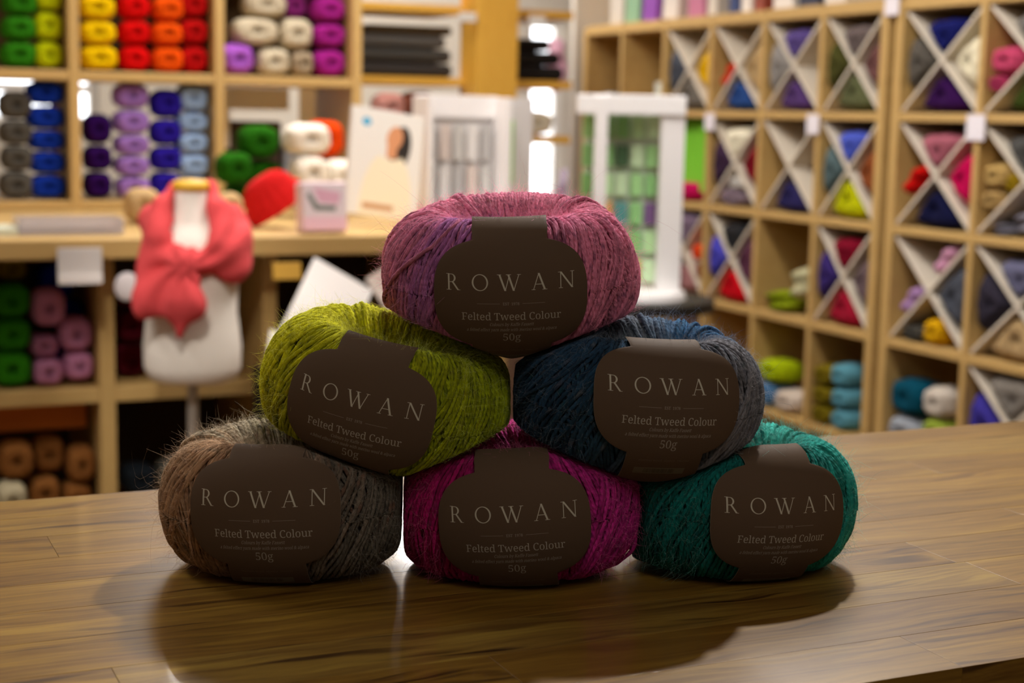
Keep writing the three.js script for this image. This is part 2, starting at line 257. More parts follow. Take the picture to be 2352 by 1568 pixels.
for (const B of BALLS) {
  const r = rng(100 + B.seed * 17), g = thing('yarn_ball', B.label, 'yarn ball', B.c, 0, 'labelled tweed yarn balls stacked on the counter');
  g.rotation.order = 'YXZ'; g.rotation.set(B.tilt * DEG, -YAW + B.yaw * DEG, B.roll * DEG); g.updateMatrixWorld(true);
  const inv = g.matrixWorld.clone().invert(), q = new THREE.Quaternion().setFromRotationMatrix(inv);
  // soft contact: planes where this ball presses on the counter and on its neighbours
  const planes = [[new THREE.Vector3(B.c[0], TOP + 0.0004, B.c[2]), new THREE.Vector3(0, -1, 0)]];
  for (const O of BALLS) if (O !== B) {
    const d = new THREE.Vector3(O.c[0] - B.c[0], O.c[1] - B.c[1], O.c[2] - B.c[2]), e = [d.dot(camRight), d.y, d.dot(camBack)];
    if (Math.hypot(e[0] / SEMI[0], e[1] / SEMI[1], e[2] / SEMI[2]) > 2.02) continue;
    const n = camRight.clone().multiplyScalar(e[0] / SEMI[0] ** 2).addScaledVector(new THREE.Vector3(0, 1, 0), e[1] / SEMI[1] ** 2).addScaledVector(camBack, e[2] / SEMI[2] ** 2).normalize();
    planes.push([new THREE.Vector3(...B.c).addScaledVector(d, 0.5), n]);
  }
  for (const p of planes) { p[0].applyMatrix4(inv); p[1].applyQuaternion(q); }
  const K = 0.0028, squash = (v, rad) => { for (const [o, n] of planes) { const d = (v.x - o.x) * n.x + (v.y - o.y) * n.y + (v.z - o.z) * n.z + rad + 0.0004; if (d > -K) { const m = d + K, t = K * Math.tanh(m / K) - m; v.addScaledVector(n, t); } } return v; };
  const tones = B.tones.map(([a, c]) => [a, lin(c)]), flecks = B.flecks.map(lin);
  const toneAt = (a) => { a = ((a % 1) + 1) % 1; for (let i = 0; i < tones.length; i++) { const [a0, c0] = tones[i], [a1, c1] = i + 1 < tones.length ? tones[i + 1] : [1 + tones[0][0], tones[0][1]]; if (a >= a0 && a <= a1) return mixc(c0, c1, (a - a0) / (a1 - a0)); } return tones[0][1]; };
  // core
  {
    const nu = 72, nv = 32, pos = [], col = [], idx = [], v = new THREE.Vector3();
    for (let i = 0; i <= nu; i++) for (let j = 0; j <= nv; j++) { ringPoint((i / nu) * 2 * Math.PI, (j / nv) * 2 * Math.PI, -0.0016, v); squash(v, 0.0022); pos.push(v.x, v.y, v.z); col.push(...toneAt(i / nu)); }
    for (let i = 0; i < nu; i++) for (let j = 0; j < nv; j++) { const a = i * (nv + 1) + j, b = a + nv + 1; idx.push(a, b, b + 1, a, b + 1, a + 1); }
    const geo = new THREE.BufferGeometry(); geo.setAttribute('position', new THREE.Float32BufferAttribute(pos, 3)); geo.setAttribute('color', new THREE.Float32BufferAttribute(col, 3)); geo.setIndex(idx); geo.computeVertexNormals();
    part('yarn_core', geo, coreMat, g);
  }
  // wound strands
  const M = 66, SIDES = 5, pos = [], nor = [], col = [], uv = [], idx = [];
  const fpos = [], fcol = [], fidx = [];
  const p = new THREE.Vector3(), pn = new THREE.Vector3(), t = new THREE.Vector3(), nn = new THREE.Vector3(), bb = new THREE.Vector3(), tmp = new THREE.Vector3();
  function hair(o, dir, len, w, c, curl, segs = 4) {
    const side = new THREE.Vector3().crossVectors(dir, tmp.set(0.31, 0.77, 0.55)).normalize(), up = new THREE.Vector3().crossVectors(dir, side); const base = fpos.length / 3, a0 = r() * 6.28, ca = Math.cos(a0), sa = Math.sin(a0), v = new THREE.Vector3();
    for (let k = 0; k <= segs; k++) {
      const s = k / segs, b1 = curl * len * s * s, b2 = curl * len * 0.5 * Math.sin(s * 5 + a0) * s;
      v.copy(o).addScaledVector(dir, len * s).addScaledVector(side, b1 * ca + b2 * sa).addScaledVector(up, b1 * sa - b2 * ca);
      squash(v, 0);
      for (let m = 0; m < 3; m++) { const an = (m / 3) * 6.283; const ww = w * (1 - 0.6 * s); fpos.push(v.x + side.x * Math.cos(an) * ww + up.x * Math.sin(an) * ww, v.y + side.y * Math.cos(an) * ww + up.y * Math.sin(an) * ww, v.z + side.z * Math.cos(an) * ww + up.z * Math.sin(an) * ww); fcol.push(...c); }
      if (k) for (let m = 0; m < 3; m++) { const a = base + (k - 1) * 3 + m, b = base + (k - 1) * 3 + (m + 1) % 3; fidx.push(a, b, b + 3, a, b + 3, a + 3); }
    }
  }
  const layers = [[168, 0, -0.35], [176, 1, B.slant], [36, 2, B.slant * 1.9]];
  for (const [N, layer, slant] of layers) for (let i = 0; i < N; i++) {
    const th0 = ((i + 0.45 * (r() - 0.5)) / N) * 2 * Math.PI, sl = slant * (0.8 + 0.5 * noise2(th0 * 1.3 + B.seed * 9, layer * 7)), ph1 = r() * 6.28;
    if (layer === 1 && noise2(Math.cos(th0) * 1.4 + B.seed * 5, Math.sin(th0) * 1.4) < -0.52) continue;
    if (layer === 2 && (noise2(Math.cos(th0) * 1.1 + B.seed * 3, Math.sin(th0) * 1.1 + 4) < 0.05 || (Math.sin(th0) > 0 && Math.abs(AX * Math.cos(th0)) < 0.036))) continue;
    const rad0 = 0.00102 * (0.86 + 0.3 * r()), tone = toneAt(th0 / (2 * Math.PI) + 0.05 * (r() - 0.5)), val = 0.72 + 0.56 * r(), base = pos.length / 3, row = r() * 500; let len = 0, lastX = 0, lastY = 0, lastZ = 0;
    for (let j = 0; j <= M; j++) {
      const f = j / M, ph = f * 2 * Math.PI, outer = 0.5 + 0.5 * Math.cos(ph);
      const th = th0 + sl * (Math.sin(ph) * -0.5 + 0.06 * noise2(th0 * 7 + B.seed, f * 5)) + 0.012 * noise2(row, f * 9);
      let l = layer * 0.00125 + 0.0006 * noise2(row + 40, f * 7) + (layer === 2 ? 0.0004 : 0) - 0.0022 * (1 - outer) * r() * 0.2;
      if (Math.sin(th) > 0 && Math.abs(Math.cos(th)) < 0.72) l = Math.min(l, 0.0016);
      ringPoint(th, ph, l, p); squash(p, rad0);
      ringPoint(th, ph, l + 0.001, pn); nn.subVectors(pn, ringPoint(th, ph, l, tmp)).normalize();
      const f2 = (j + 0.35) / M, ph2 = f2 * 2 * Math.PI; ringPoint(th0 + sl * (Math.sin(ph2) * -0.5 + 0.06 * noise2(th0 * 7 + B.seed, f2 * 5)) + 0.012 * noise2(row, f2 * 9), ph2, l, t); t.sub(tmp).normalize();
      bb.crossVectors(t, nn).normalize(); nn.crossVectors(bb, t).normalize();
      if (j) len += Math.hypot(p.x - lastX, p.y - lastY, p.z - lastZ); lastX = p.x; lastY = p.y; lastZ = p.z;
      const rad = rad0 * (1 + 0.22 * noise2(row + 9, f * 26));
      const n1 = noise2(row, f * 34), n2 = noise2(row + 77, f * 60); let c = tone.map((q) => 2.7 * q * val * (1 + 0.28 * n1));
      if (n2 > 0.58) { const F = flecks[Math.floor(Math.abs(noise2(row, f * 12)) * 3.999)]; c = mixc(c, F, 0.5); }
      for (let k = 0; k <= SIDES; k++) {
        const a = (k / SIDES) * 6.2832, ca = Math.cos(a), sa = Math.sin(a), nx = nn.x * ca + bb.x * sa, ny = nn.y * ca + bb.y * sa, nz = nn.z * ca + bb.z * sa, dv = 0.88 + 0.24 * (((k * 7 + j * 3) % 5) / 4);
        pos.push(p.x + nx * rad, p.y + ny * rad, p.z + nz * rad); nor.push(nx, ny, nz); uv.push(len / 0.009, k / SIDES); col.push(c[0] * dv, c[1] * dv, c[2] * dv);
      }
      if (j) for (let k = 0; k < SIDES; k++) { const a = base + (j - 1) * (SIDES + 1) + k, b = a + SIDES + 1; idx.push(a, a + 1, b, b, a + 1, b + 1); }
      // short fibres standing off the strand
      const banded = nn.z > 0.2 && Math.abs(p.x) < 0.035 && p.z > 0.02;
      if (!banded && layer < 2 && outer > 0.12 && r() < (layer ? 0.68 : 0.3)) hair(p.clone().addScaledVector(nn, rad * 0.6), nn.clone().multiplyScalar(0.35 + 0.6 * r()).addScaledVector(t, (r() - 0.5) * 2).addScaledVector(bb, (r() - 0.5) * 1.6).normalize(), 0.0025 + 0.007 * r() * r() + 0.001 * r(), 0.000045, mixc(c, [0.7, 0.68, 0.62], 0.2 + 0.2 * r()), 0.5 + 0.8 * r(), 2);
      if (!banded && layer === 1 && outer > 0.2 && r() < 0.006) hair(p.clone().addScaledVector(nn, rad), nn.clone().addScaledVector(t, (r() - 0.5) * 1.4).addScaledVector(bb, (r() - 0.5)).normalize(), 0.008 + 0.016 * r(), 0.00006, mixc(tone, [0.5, 0.48, 0.44], 0.2), 0.7 + 0.8 * r(), 8);
    }
  }
  const yarn = new THREE.BufferGeometry(); yarn.setAttribute('position', new THREE.Float32BufferAttribute(pos, 3)); yarn.setAttribute('normal', new THREE.Float32BufferAttribute(nor, 3)); yarn.setAttribute('uv', new THREE.Float32BufferAttribute(uv, 2)); yarn.setAttribute('color', new THREE.Float32BufferAttribute(col, 3)); yarn.setIndex(idx);
  part('wound_yarn', yarn, yarnMat, g);
  const fz = new THREE.BufferGeometry(); fz.setAttribute('position', new THREE.Float32BufferAttribute(fpos, 3)); fz.setAttribute('color', new THREE.Float32BufferAttribute(fcol, 3)); fz.setIndex(fidx); fz.computeVertexNormals();
  part('loose_fibres', fz, fibreMat, g).userData.kind = 'stuff';
  const band = part('paper_band', bandGeometry(squash, B.slide), [bandMat, bandBack], g); band.userData.label = 'dark brown printed paper band';
}
const ITEMS = [
["ball","leaf green yarn ball, bottom of its stack on the upper shelf","#2f7d10",[0.501,1.3021,-4.085],0.0436,0.0327,0.055,"z",0,"leaf green yarn on the upper shelf"],
["ball","leaf green yarn ball, second from bottom of its stack on the upper shelf","#2f7d10",[0.504,1.3661,-4.085],0.0426,0.0307,0.055,"z",0,"leaf green yarn on the upper shelf"],
["ball","leaf green yarn ball, third from bottom of its stack on the upper shelf","#2f7d10",[0.508,1.427,-4.085],0.0426,0.0297,0.055,"z",0,"leaf green yarn on the upper shelf"],
["ball","lime yellow yarn ball, bottom of its stack on the upper shelf","#c3cc05",[0.5725,1.3037,-4.085],0.0366,0.0343,0.055,"z",0,"lime yellow yarn on the upper shelf"],
["ball","lime yellow yarn ball, second from bottom of its stack on the upper shelf","#c3cc05",[0.5725,1.3741,-4.085],0.0366,0.0354,0.055,"z",0,"lime yellow yarn on the upper shelf"],
["ball","lime yellow yarn ball, third from bottom of its stack on the upper shelf","#c3cc05",[0.5745,1.4424,-4.085],0.0347,0.0323,0.055,"z",0,"lime yellow yarn on the upper shelf"],
["ball","yellow yarn ball, bottom of its stack on the upper shelf","#eec400",[0.693,1.3005,-4.085],0.0485,0.0312,0.055,"z",0,"yellow yarn on the upper shelf"],
["ball","yellow yarn ball, second from bottom of its stack on the upper shelf","#eec400",[0.692,1.3625,-4.085],0.0475,0.0302,0.055,"z",0,"yellow yarn on the upper shelf"],
["ball","yellow yarn ball, third from bottom of its stack on the upper shelf","#eec400",[0.691,1.4235,-4.085],0.0465,0.0302,0.055,"z",0,"yellow yarn on the upper shelf"],
["ball","bright red yarn ball, bottom of its stack on the upper shelf","#dd0808",[0.783,1.3018,-4.085],0.0376,0.0325,0.055,"z",0,"bright red yarn on the upper shelf"],
["ball","bright red yarn ball, second from bottom of its stack on the upper shelf","#dd0808",[0.784,1.3665,-4.085],0.0386,0.0315,0.055,"z",0,"bright red yarn on the upper shelf"],
["ball","bright red yarn ball, third from bottom of its stack on the upper shelf","#dd0808",[0.785,1.4302,-4.085],0.0386,0.0315,0.055,"z",0,"bright red yarn on the upper shelf"],
["ball","orange yarn ball, bottom of its stack on the upper shelf","#ee5305",[0.866,1.302,-4.085],0.0416,0.0327,0.055,"z",0,"orange yarn on the upper shelf"],
["ball","orange yarn ball, second from bottom of its stack on the upper shelf","#ee5305",[0.866,1.3661,-4.085],0.0416,0.0307,0.055,"z",0,"orange yarn on the upper shelf"],
["ball","orange yarn ball, third from bottom of its stack on the upper shelf","#ee5305",[0.869,1.428,-4.085],0.0416,0.0307,0.055,"z",0,"orange yarn on the upper shelf"],
["ball","dark red yarn ball, bottom of its stack on the upper shelf","#b80a0a",[0.9335,1.3042,-4.085],0.0376,0.0349,0.055,"z",0,"dark red yarn on the upper shelf"],
["ball","dark red yarn ball, second from bottom of its stack on the upper shelf","#b80a0a",[0.9335,1.3736,-4.085],0.0376,0.0338,0.055,"z",0,"dark red yarn on the upper shelf"],
["ball","dark red yarn ball, third from bottom of its stack on the upper shelf","#b80a0a",[0.9335,1.4409,-4.085],0.0376,0.0328,0.055,"z",0,"dark red yarn on the upper shelf"],
["ball","violet yarn ball on the upper shelf","#a85cc8",[1.0466,1.3088,-4.085],0.0434,0.0404,0.055,"z",0,"violet yarn on the upper shelf"],
["ball","magenta yarn ball, bottom of its stack on the upper shelf","#9c1f80",[1.2955,1.3066,-4.085],0.0436,0.0373,0.055,"z",0,"magenta yarn on the upper shelf"],
["ball","magenta yarn ball, second from bottom of its stack on the upper shelf","#9c1f80",[1.2945,1.378,-4.085],0.0445,0.0333,0.055,"z",0,"magenta yarn on the upper shelf"],
["ball","magenta yarn ball, third from bottom of its stack on the upper shelf","#9c1f80",[1.2945,1.4453,-4.085],0.0445,0.0333,0.055,"z",0,"magenta yarn on the upper shelf"],
["ball","cream wool ball resting on the upper shelf beside the violet ball","#cdc0a4",[1.1421,1.305,-4.085],0.0445,0.0366,0.055,"z",0,"cream balls heaped on the upper shelf"],
["ball","cream wool ball widest of the cream heap on the upper shelf","#cdc0a4",[1.0964,1.3819,-4.085],0.0616,0.0362,0.055,"z",0,"cream balls heaped on the upper shelf"],
["ball","cream wool ball leaning on the magenta stack","#cdc0a4",[1.204,1.3795,-4.085],0.045,0.0412,0.055,"z",0,"cream balls heaped on the upper shelf"],
["ball","cream wool ball topmost of the cream heap on the upper shelf","#cdc0a4",[1.1228,1.4506,-4.085],0.0569,0.0324,0.055,"z",0,"cream balls heaped on the upper shelf"],
["ball","beige wool ball tucked low between cream and magenta balls","#a8957a",[1.2193,1.3032,-4.09],0.0319,0.0348,0.06,"z",0,null],
["ball","plum wool ball resting on top of the cream heap near magenta","#8a2a74",[1.215,1.4537,-4.14],0.0343,0.0324,0.05,"z",0,null],
["ball","charcoal yarn ball, bottom of its stack on the worktop shelf","#57534c",[0.488,0.9834,-4.085],0.0416,0.034,0.055,"z",0,"charcoal yarn on the worktop shelf"],
["ball","charcoal yarn ball, second from bottom of its stack on the worktop shelf","#57534c",[0.492,1.0494,-4.085],0.0396,0.0314,0.055,"z",0,"charcoal yarn on the worktop shelf"],
["ball","charcoal yarn ball, third from bottom of its stack on the worktop shelf","#57534c",[0.49,1.1128,-4.085],0.0406,0.0314,0.055,"z",0,"charcoal yarn on the worktop shelf"],
["ball","charcoal yarn ball, fourth from bottom of its stack on the worktop shelf","#57534c",[0.491,1.1798,-4.085],0.0406,0.0349,0.055,"z",0,"charcoal yarn on the worktop shelf"],
["ball","royal blue yarn ball, bottom of its stack on the worktop shelf","#12329c",[0.5625,0.9797,-4.085],0.0465,0.0304,0.055,"z",0,"royal blue yarn on the worktop shelf"],
["ball","royal blue yarn ball, second from bottom of its stack on the worktop shelf","#12329c",[0.5635,1.0394,-4.085],0.0455,0.0287,0.055,"z",0,"royal blue yarn on the worktop shelf"],
["ball","royal blue yarn ball, third from bottom of its stack on the worktop shelf","#12329c",[0.5635,1.0946,-4.085],0.0455,0.0261,0.055,"z",0,"royal blue yarn on the worktop shelf"],
["ball","royal blue yarn ball, fourth from bottom of its stack on the worktop shelf","#12329c",[0.5625,1.1508,-4.085],0.0465,0.0295,0.055,"z",0,"royal blue yarn on the worktop shelf"],
["ball","royal blue yarn ball, fifth from bottom of its stack on the worktop shelf","#12329c",[0.5625,1.2113,-4.085],0.0465,0.0304,0.055,"z",0,"royal blue yarn on the worktop shelf"],
["ball","dark purple yarn ball, bottom of its stack on the worktop shelf","#2c0650",[0.688,0.9834,-4.085],0.0356,0.0341,0.055,"z",0,"dark purple yarn on the worktop shelf"],
["ball","dark purple yarn ball, second from bottom of its stack on the worktop shelf","#2c0650",[0.689,1.0513,-4.085],0.0356,0.0332,0.055,"z",0,"dark purple yarn on the worktop shelf"],
["ball","dark purple yarn ball, third from bottom of its stack on the worktop shelf","#2c0650",[0.689,1.1244,-4.085],0.0356,0.0392,0.055,"z",0,"dark purple yarn on the worktop shelf"],
["ball","lilac yarn ball, bottom of its stack on the worktop shelf","#a378c8",[0.775,0.9773,-4.085],0.0436,0.028,0.055,"z",0,"lilac yarn on the worktop shelf"],
["ball","lilac yarn ball, second from bottom of its stack on the worktop shelf","#a378c8",[0.774,1.0321,-4.085],0.0445,0.0263,0.055,"z",0,"lilac yarn on the worktop shelf"],
["ball","lilac yarn ball, third from bottom of its stack on the worktop shelf","#a378c8",[0.774,1.0852,-4.085],0.0445,0.0263,0.055,"z",0,"lilac yarn on the worktop shelf"],
["ball","lilac yarn ball, fourth from bottom of its stack on the worktop shelf","#a378c8",[0.774,1.1435,-4.085],0.0455,0.0314,0.055,"z",0,"lilac yarn on the worktop shelf"],
["ball","lilac yarn ball, fifth from bottom of its stack on the worktop shelf","#a378c8",[0.774,1.2086,-4.085],0.0445,0.0331,0.055,"z",0,"lilac yarn on the worktop shelf"],
["ball","indigo yarn ball, bottom of its stack on the worktop shelf","#2a1a98",[0.86,0.9835,-4.085],0.0396,0.0342,0.055,"z",0,"indigo yarn on the worktop shelf"],
["ball","indigo yarn ball, second from bottom of its stack on the worktop shelf","#2a1a98",[0.861,1.0508,-4.085],0.0396,0.0324,0.055,"z",0,"indigo yarn on the worktop shelf"],
["ball","indigo yarn ball, third from bottom of its stack on the worktop shelf","#2a1a98",[0.862,1.1181,-4.085],0.0396,0.0342,0.055,"z",0,"indigo yarn on the worktop shelf"],
["ball","indigo yarn ball, fourth from bottom of its stack on the worktop shelf","#2a1a98",[0.863,1.1908,-4.085],0.0396,0.0378,0.055,"z",0,"indigo yarn on the worktop shelf"],
["ball","pale blue yarn ball, bottom of its stack on the worktop shelf","#9db8dc",[0.9285,0.9779,-4.085],0.0426,0.0286,0.055,"z",0,"pale blue yarn on the worktop shelf"],
["ball","pale blue yarn ball, second from bottom of its stack on the worktop shelf","#9db8dc",[0.9285,1.0358,-4.085],0.0426,0.0286,0.055,"z",0,"pale blue yarn on the worktop shelf"],
["ball","pale blue yarn ball, third from bottom of its stack on the worktop shelf","#9db8dc",[0.9285,1.0919,-4.085],0.0426,0.0269,0.055,"z",0,"pale blue yarn on the worktop shelf"],
["ball","pale blue yarn ball, fourth from bottom of its stack on the worktop shelf","#9db8dc",[0.9285,1.1443,-4.085],0.0426,0.0251,0.055,"z",0,"pale blue yarn on the worktop shelf"],
["ball","pale blue yarn ball, fifth from bottom of its stack on the worktop shelf","#9db8dc",[0.9305,1.2058,-4.085],0.0406,0.0358,0.055,"z",0,"pale blue yarn on the worktop shelf"],
["ball","dark green yarn ball touching the shelf upright","#1f5c08",[0.9352,1.0424,-3.67],0.0414,0.0384,0.05,"z",0,"dark green yarn on the worktop"],
["ball","dark green yarn ball topmost of the green heap on the worktop","#1f5c08",[1.0045,1.1038,-3.71],0.0481,0.0402,0.05,"z",0,"dark green yarn on the worktop"],
["ball","dark green yarn ball beside the cream balls on the worktop","#1f5c08",[1.0206,1.0249,-3.73],0.0439,0.0352,0.05,"z",0,"dark green yarn on the worktop"],
["ball","dark green yarn ball lying behind the red hat","#1f5c08",[0.9593,0.9742,-3.71],0.0375,0.0286,0.05,"z",0,"dark green yarn on the worktop"],
["ball","ivory yarn ball topmost, egg shaped, of the white heap","#f0e8d8",[1.1085,1.1131,-3.655],0.055,0.0383,0.055,"z",0,"ivory balls on the worktop"],
["ball","ivory yarn ball under the egg shaped top ball","#f0e8d8",[1.109,1.0342,-3.635],0.0437,0.0398,0.055,"z",0,"ivory balls on the worktop"],
["ball","ivory yarn ball next to the magazine","#f0e8d8",[1.2033,1.0216,-3.675],0.0499,0.0431,0.055,"z",0,"ivory balls on the worktop"],
["ball","ivory yarn ball half hidden behind the pink packet","#f0e8d8",[1.1252,0.962,-3.615],0.0551,0.0305,0.055,"z",0,"ivory balls on the worktop"],
["ball","orange red yarn ball peeping over the ivory balls","#dd4208",[1.1874,1.1118,-3.77],0.0483,0.0464,0.05,"z",0,null],
["ball","tan yarn ball beside the coral shawl near the paper strip","#c9a878",[0.686,0.966,-3.5],0.0376,0.0396,0.05,"z",0,null],
["ball","tan yarn ball between the coral shawl and red hat","#c9a878",[0.88,0.962,-3.5],0.0277,0.0327,0.05,"z",0,null],
["ball","grass green yarn ball, bottom of its stack in the lower unit","#348a10",[0.376,0.6504,-3.295],0.0386,0.036,0.055,"z",0,"grass green yarn in the lower unit"],
["ball","grass green yarn ball, second from bottom of its stack in the lower unit","#348a10",[0.378,0.7214,-3.295],0.0366,0.0342,0.055,"z",0,"grass green yarn in the lower unit"],
["ball","grass green yarn ball, third from bottom of its stack in the lower unit","#348a10",[0.378,0.7905,-3.295],0.0366,0.0342,0.055,"z",0,"grass green yarn in the lower unit"],
["ball","dusty pink yarn ball bottom, nearest the green stack","#d18ab0",[0.4458,0.6414,-3.29],0.0307,0.0281,0.05,"z",0,"dusty pink yarn in the lower unit"],
["ball","dusty pink yarn ball bottom, touching the upright","#d18ab0",[0.5073,0.6509,-3.29],0.0304,0.0304,0.05,"z",0,"dusty pink yarn in the lower unit"],
["ball","dusty pink yarn ball small one squeezed in the middle row","#d18ab0",[0.441,0.6934,-3.31],0.0298,0.023,0.05,"z",0,"dusty pink yarn in the lower unit"],
["ball","dusty pink yarn ball round one high beside the upright","#d18ab0",[0.5033,0.7176,-3.29],0.0344,0.0353,0.05,"z",0,"dusty pink yarn in the lower unit"],
["ball","dusty pink yarn ball topmost, leaning on the green stack","#d18ab0",[0.4491,0.774,-3.29],0.0344,0.0391,0.05,"z",0,"dusty pink yarn in the lower unit"],
["ball","navy blue yarn ball larger, behind the topmost pink ball","#1c2fb0",[0.4811,0.8166,-3.395],0.0417,0.0397,0.045,"z",0,"navy balls in the lower unit"],
["ball","navy blue yarn ball smaller, above the round pink ball","#1c2fb0",[0.5063,0.739,-3.395],0.0314,0.039,0.045,"z",0,"navy balls in the lower unit"],
["ball","navy blue yarn ball lowest, behind the middle pink ball","#1c2fb0",[0.5004,0.6578,-3.395],0.0373,0.0334,0.045,"z",0,"navy balls in the lower unit"],
["ball","olive yellow yarn ball under the worktop","#8a7a0a",[0.3856,0.8498,-3.35],0.0305,0.0246,0.05,"z",0,null],
["ball","brown yarn ball widest, above the cream ball","#96602e",[0.3785,0.4617,-3.29],0.0355,0.0395,0.05,"z",0,"brown yarn on the lowest shelf"],
["ball","brown yarn ball middle one of the upper row","#96602e",[0.4469,0.4632,-3.32],0.0322,0.0381,0.05,"z",0,"brown yarn on the lowest shelf"],
["ball","brown yarn ball beside the lower upright","#96602e",[0.5084,0.4439,-3.29],0.0293,0.0381,0.05,"z",0,"brown yarn on the lowest shelf"],
["ball","brown yarn ball in front between the two rows","#96602e",[0.4335,0.3901,-3.29],0.0306,0.0326,0.05,"z",0,"brown yarn on the lowest shelf"],
["ball","brown yarn ball front one near the upright","#96602e",[0.4987,0.3758,-3.29],0.0296,0.0296,0.05,"z",0,"brown yarn on the lowest shelf"],
["ball","cream yarn ball in front of the brown ones","#d8cba4",[0.3649,0.3893,-3.26],0.0296,0.0326,0.05,"z",0,null],
["ball","wine red yarn ball, middle of the dark stack behind the mannequin","#5c0c1e",[0.6253,0.7227,-3.35],0.0322,0.0361,0.05,"z",0,"wine red yarn in the lower unit"],
["ball","wine red yarn ball, lowest of the dark stack behind the mannequin","#5c0c1e",[0.6235,0.6496,-3.35],0.0324,0.0363,0.05,"z",0,"wine red yarn in the lower unit"],
["ball","wine red yarn ball, topmost of the dark stack behind the mannequin","#5c0c1e",[0.6262,0.791,-3.35],0.0305,0.0315,0.05,"z",0,"wine red yarn in the lower unit"],
["ball","dark slate yarn ball on the lowest shelf","#20262c",[0.637,0.391,-3.34],0.0366,0.0317,0.05,"z",0,null],
["ball","pale grey yarn ball on the lowest shelf behind the brown grey ball","#8d8f84",[0.71,0.397,-3.33],0.0317,0.0366,0.05,"z",0,null],
["wedge_top","navy yarn ball in the top cell with a white tag above","#151a5e",[2.694,1.398,-3.2195],0.0817,0.0456,0.06,"x",0,null],
["wedge_near","cream yarn cone in the top cell beside the navy ball","#e6dec0",[2.694,1.334,-3.1245],0.0519,0.0695,0.06,"x",0,null],
["wedge_bottom","deep purple yarn ball at the floor of the navy ball cell","#34104a",[2.694,1.253,-3.2195],0.0817,0.0456,0.06,"x",0,null],
["wedge_far","grey yarn ball beneath the navy ball","#5a554e",[2.694,1.334,-3.3145],0.0519,0.0695,0.06,"x",0,null],
["wedge_top","silver grey yarn ball, highest of the upper corner cell","#6e6a66",[2.694,1.398,-2.8925],0.0886,0.0456,0.06,"x",0,null],
["ball","rose pink yarn ball in the upper corner cell","#c4486c",[2.694,1.3334,-2.9964],0.053,0.0341,0.06,"x",0,null],
["ball","deeper rose pink yarn ball under the other pink one","#b03a60",[2.694,1.2781,-3.0182],0.0314,0.0214,0.06,"x",0,null],
["wedge_bottom","moss green yarn ball on the floor of the corner cell","#364414",[2.694,1.253,-2.8925],0.0886,0.0456,0.06,"x",0,null],
["wedge_top","dusty rose yarn ball under the diagonal below the purple ball","#a05a68",[2.694,1.1093,-3.2195],0.0817,0.0473,0.06,"x",0,null],
["skein","scarlet twisted skein lying slanted against the double upright","#d00c08",[2.648,1.0336,-3.2938],0.0248,0.0495,0.03,"x",47.4,null],
["wedge_near","crimson pink yarn ball wedged right of the scarlet skein","#c00850",[2.694,1.0435,-3.1245],0.0519,0.0726,0.06,"x",0,null],
["wedge_bottom","midnight blue yarn ball under the scarlet skein","#14163a",[2.694,0.9623,-3.2195],0.0861,0.0498,0.06,"x",0,null],
["wedge_top","dark grey yarn ball below the square price card","#4a4a48",[2.694,1.1093,-2.8925],0.0886,0.0473,0.06,"x",0,null],
["ball","tan yarn ball in the cell below the square price card","#b8985c",[2.694,1.0556,-3.0056],0.044,0.0318,0.06,"x",0,null],
["ball","tan yarn ball leaning low under the other tan ball","#b0905a",[2.694,0.997,-3.0126],0.037,0.0262,0.06,"x",0,null],
["ball","amber yarn ball at the frame edge beside tan balls","#a88a18",[2.694,1.042,-2.9437],0.0179,0.0235,0.06,"x",0,null],
["skein","lavender grey skein lying on the right hand shelf","#8c8a98",[2.694,0.9274,-2.9811],0.0345,0.0152,0.06,"x",0,null],
["skein","lavender grey skein nearer the frame edge on that shelf","#8c8a98",[2.694,0.9492,-2.8911],0.0607,0.0284,0.06,"x",0,null],
["skein","mauve skein hung over the crossing diagonals","#b890c4",[2.668,0.7196,-3.3017],0.0248,0.0495,0.03,"x",46.9,null],
["skein","pale pink skein lying up the crossing diagonal","#dca0c0",[2.668,0.8355,-3.1778],0.0248,0.0495,0.03,"x",46.9,null],
["ball","mustard yellow yarn ball at the foot of the diagonal","#d8a40c",[2.694,0.6471,-3.2022],0.0366,0.0348,0.06,"x",0,null],
["ball","smoke grey yarn ball in the bottom wedge left of mustard","#46443e",[2.694,0.6331,-3.2828],0.044,0.0209,0.06,"x",0,null],
["wedge_top","slate lavender yarn ball hanging in the frame edge cell","#62627c",[2.694,0.8127,-2.8925],0.0886,0.0483,0.06,"x",0,null],
["wedge_far","dark plum grey yarn ball wedged low near frame edge","#322e3a",[2.694,0.746,-2.9936],0.0558,0.0744,0.06,"x",0,null],
["ball","pale silver yarn ball in the open bottom cell","#9aa0a8",[2.694,0.363,-3.3053],0.0611,0.0455,0.06,"x",0,null],
["ball","deep teal yarn ball in the open bottom cell","#06465a",[2.694,0.4585,-3.2981],0.0682,0.049,0.06,"x",0,null],
["ball","off white yarn ball behind the deep teal ball","#c8beb0",[2.694,0.4652,-3.1787],0.05,0.0421,0.06,"x",0,null],
["ball","small lime yarn ball by the counter edge","#9cb040",[2.694,0.3964,-3.1782],0.0435,0.0247,0.06,"x",0,null],
["wedge_far","violet blue yarn ball low behind the counter edge","#3c3490",[2.694,0.4485,-2.9936],0.0558,0.0726,0.06,"x",0,null],
["wedge_top","taupe grey yarn ball at the top left of the double upright","#6a5e5c",[2.694,1.398,-3.5883],0.0676,0.0456,0.06,"x",0,null],
["wedge_far","olive green yarn ball in the cell left of the double upright","#4a4a22",[2.694,1.334,-3.6709],0.0441,0.0695,0.06,"x",0,null],
["wedge_near","brownish mauve yarn ball against the double upright","#6e4a48",[2.694,1.334,-3.5056],0.0441,0.0695,0.06,"x",0,null],
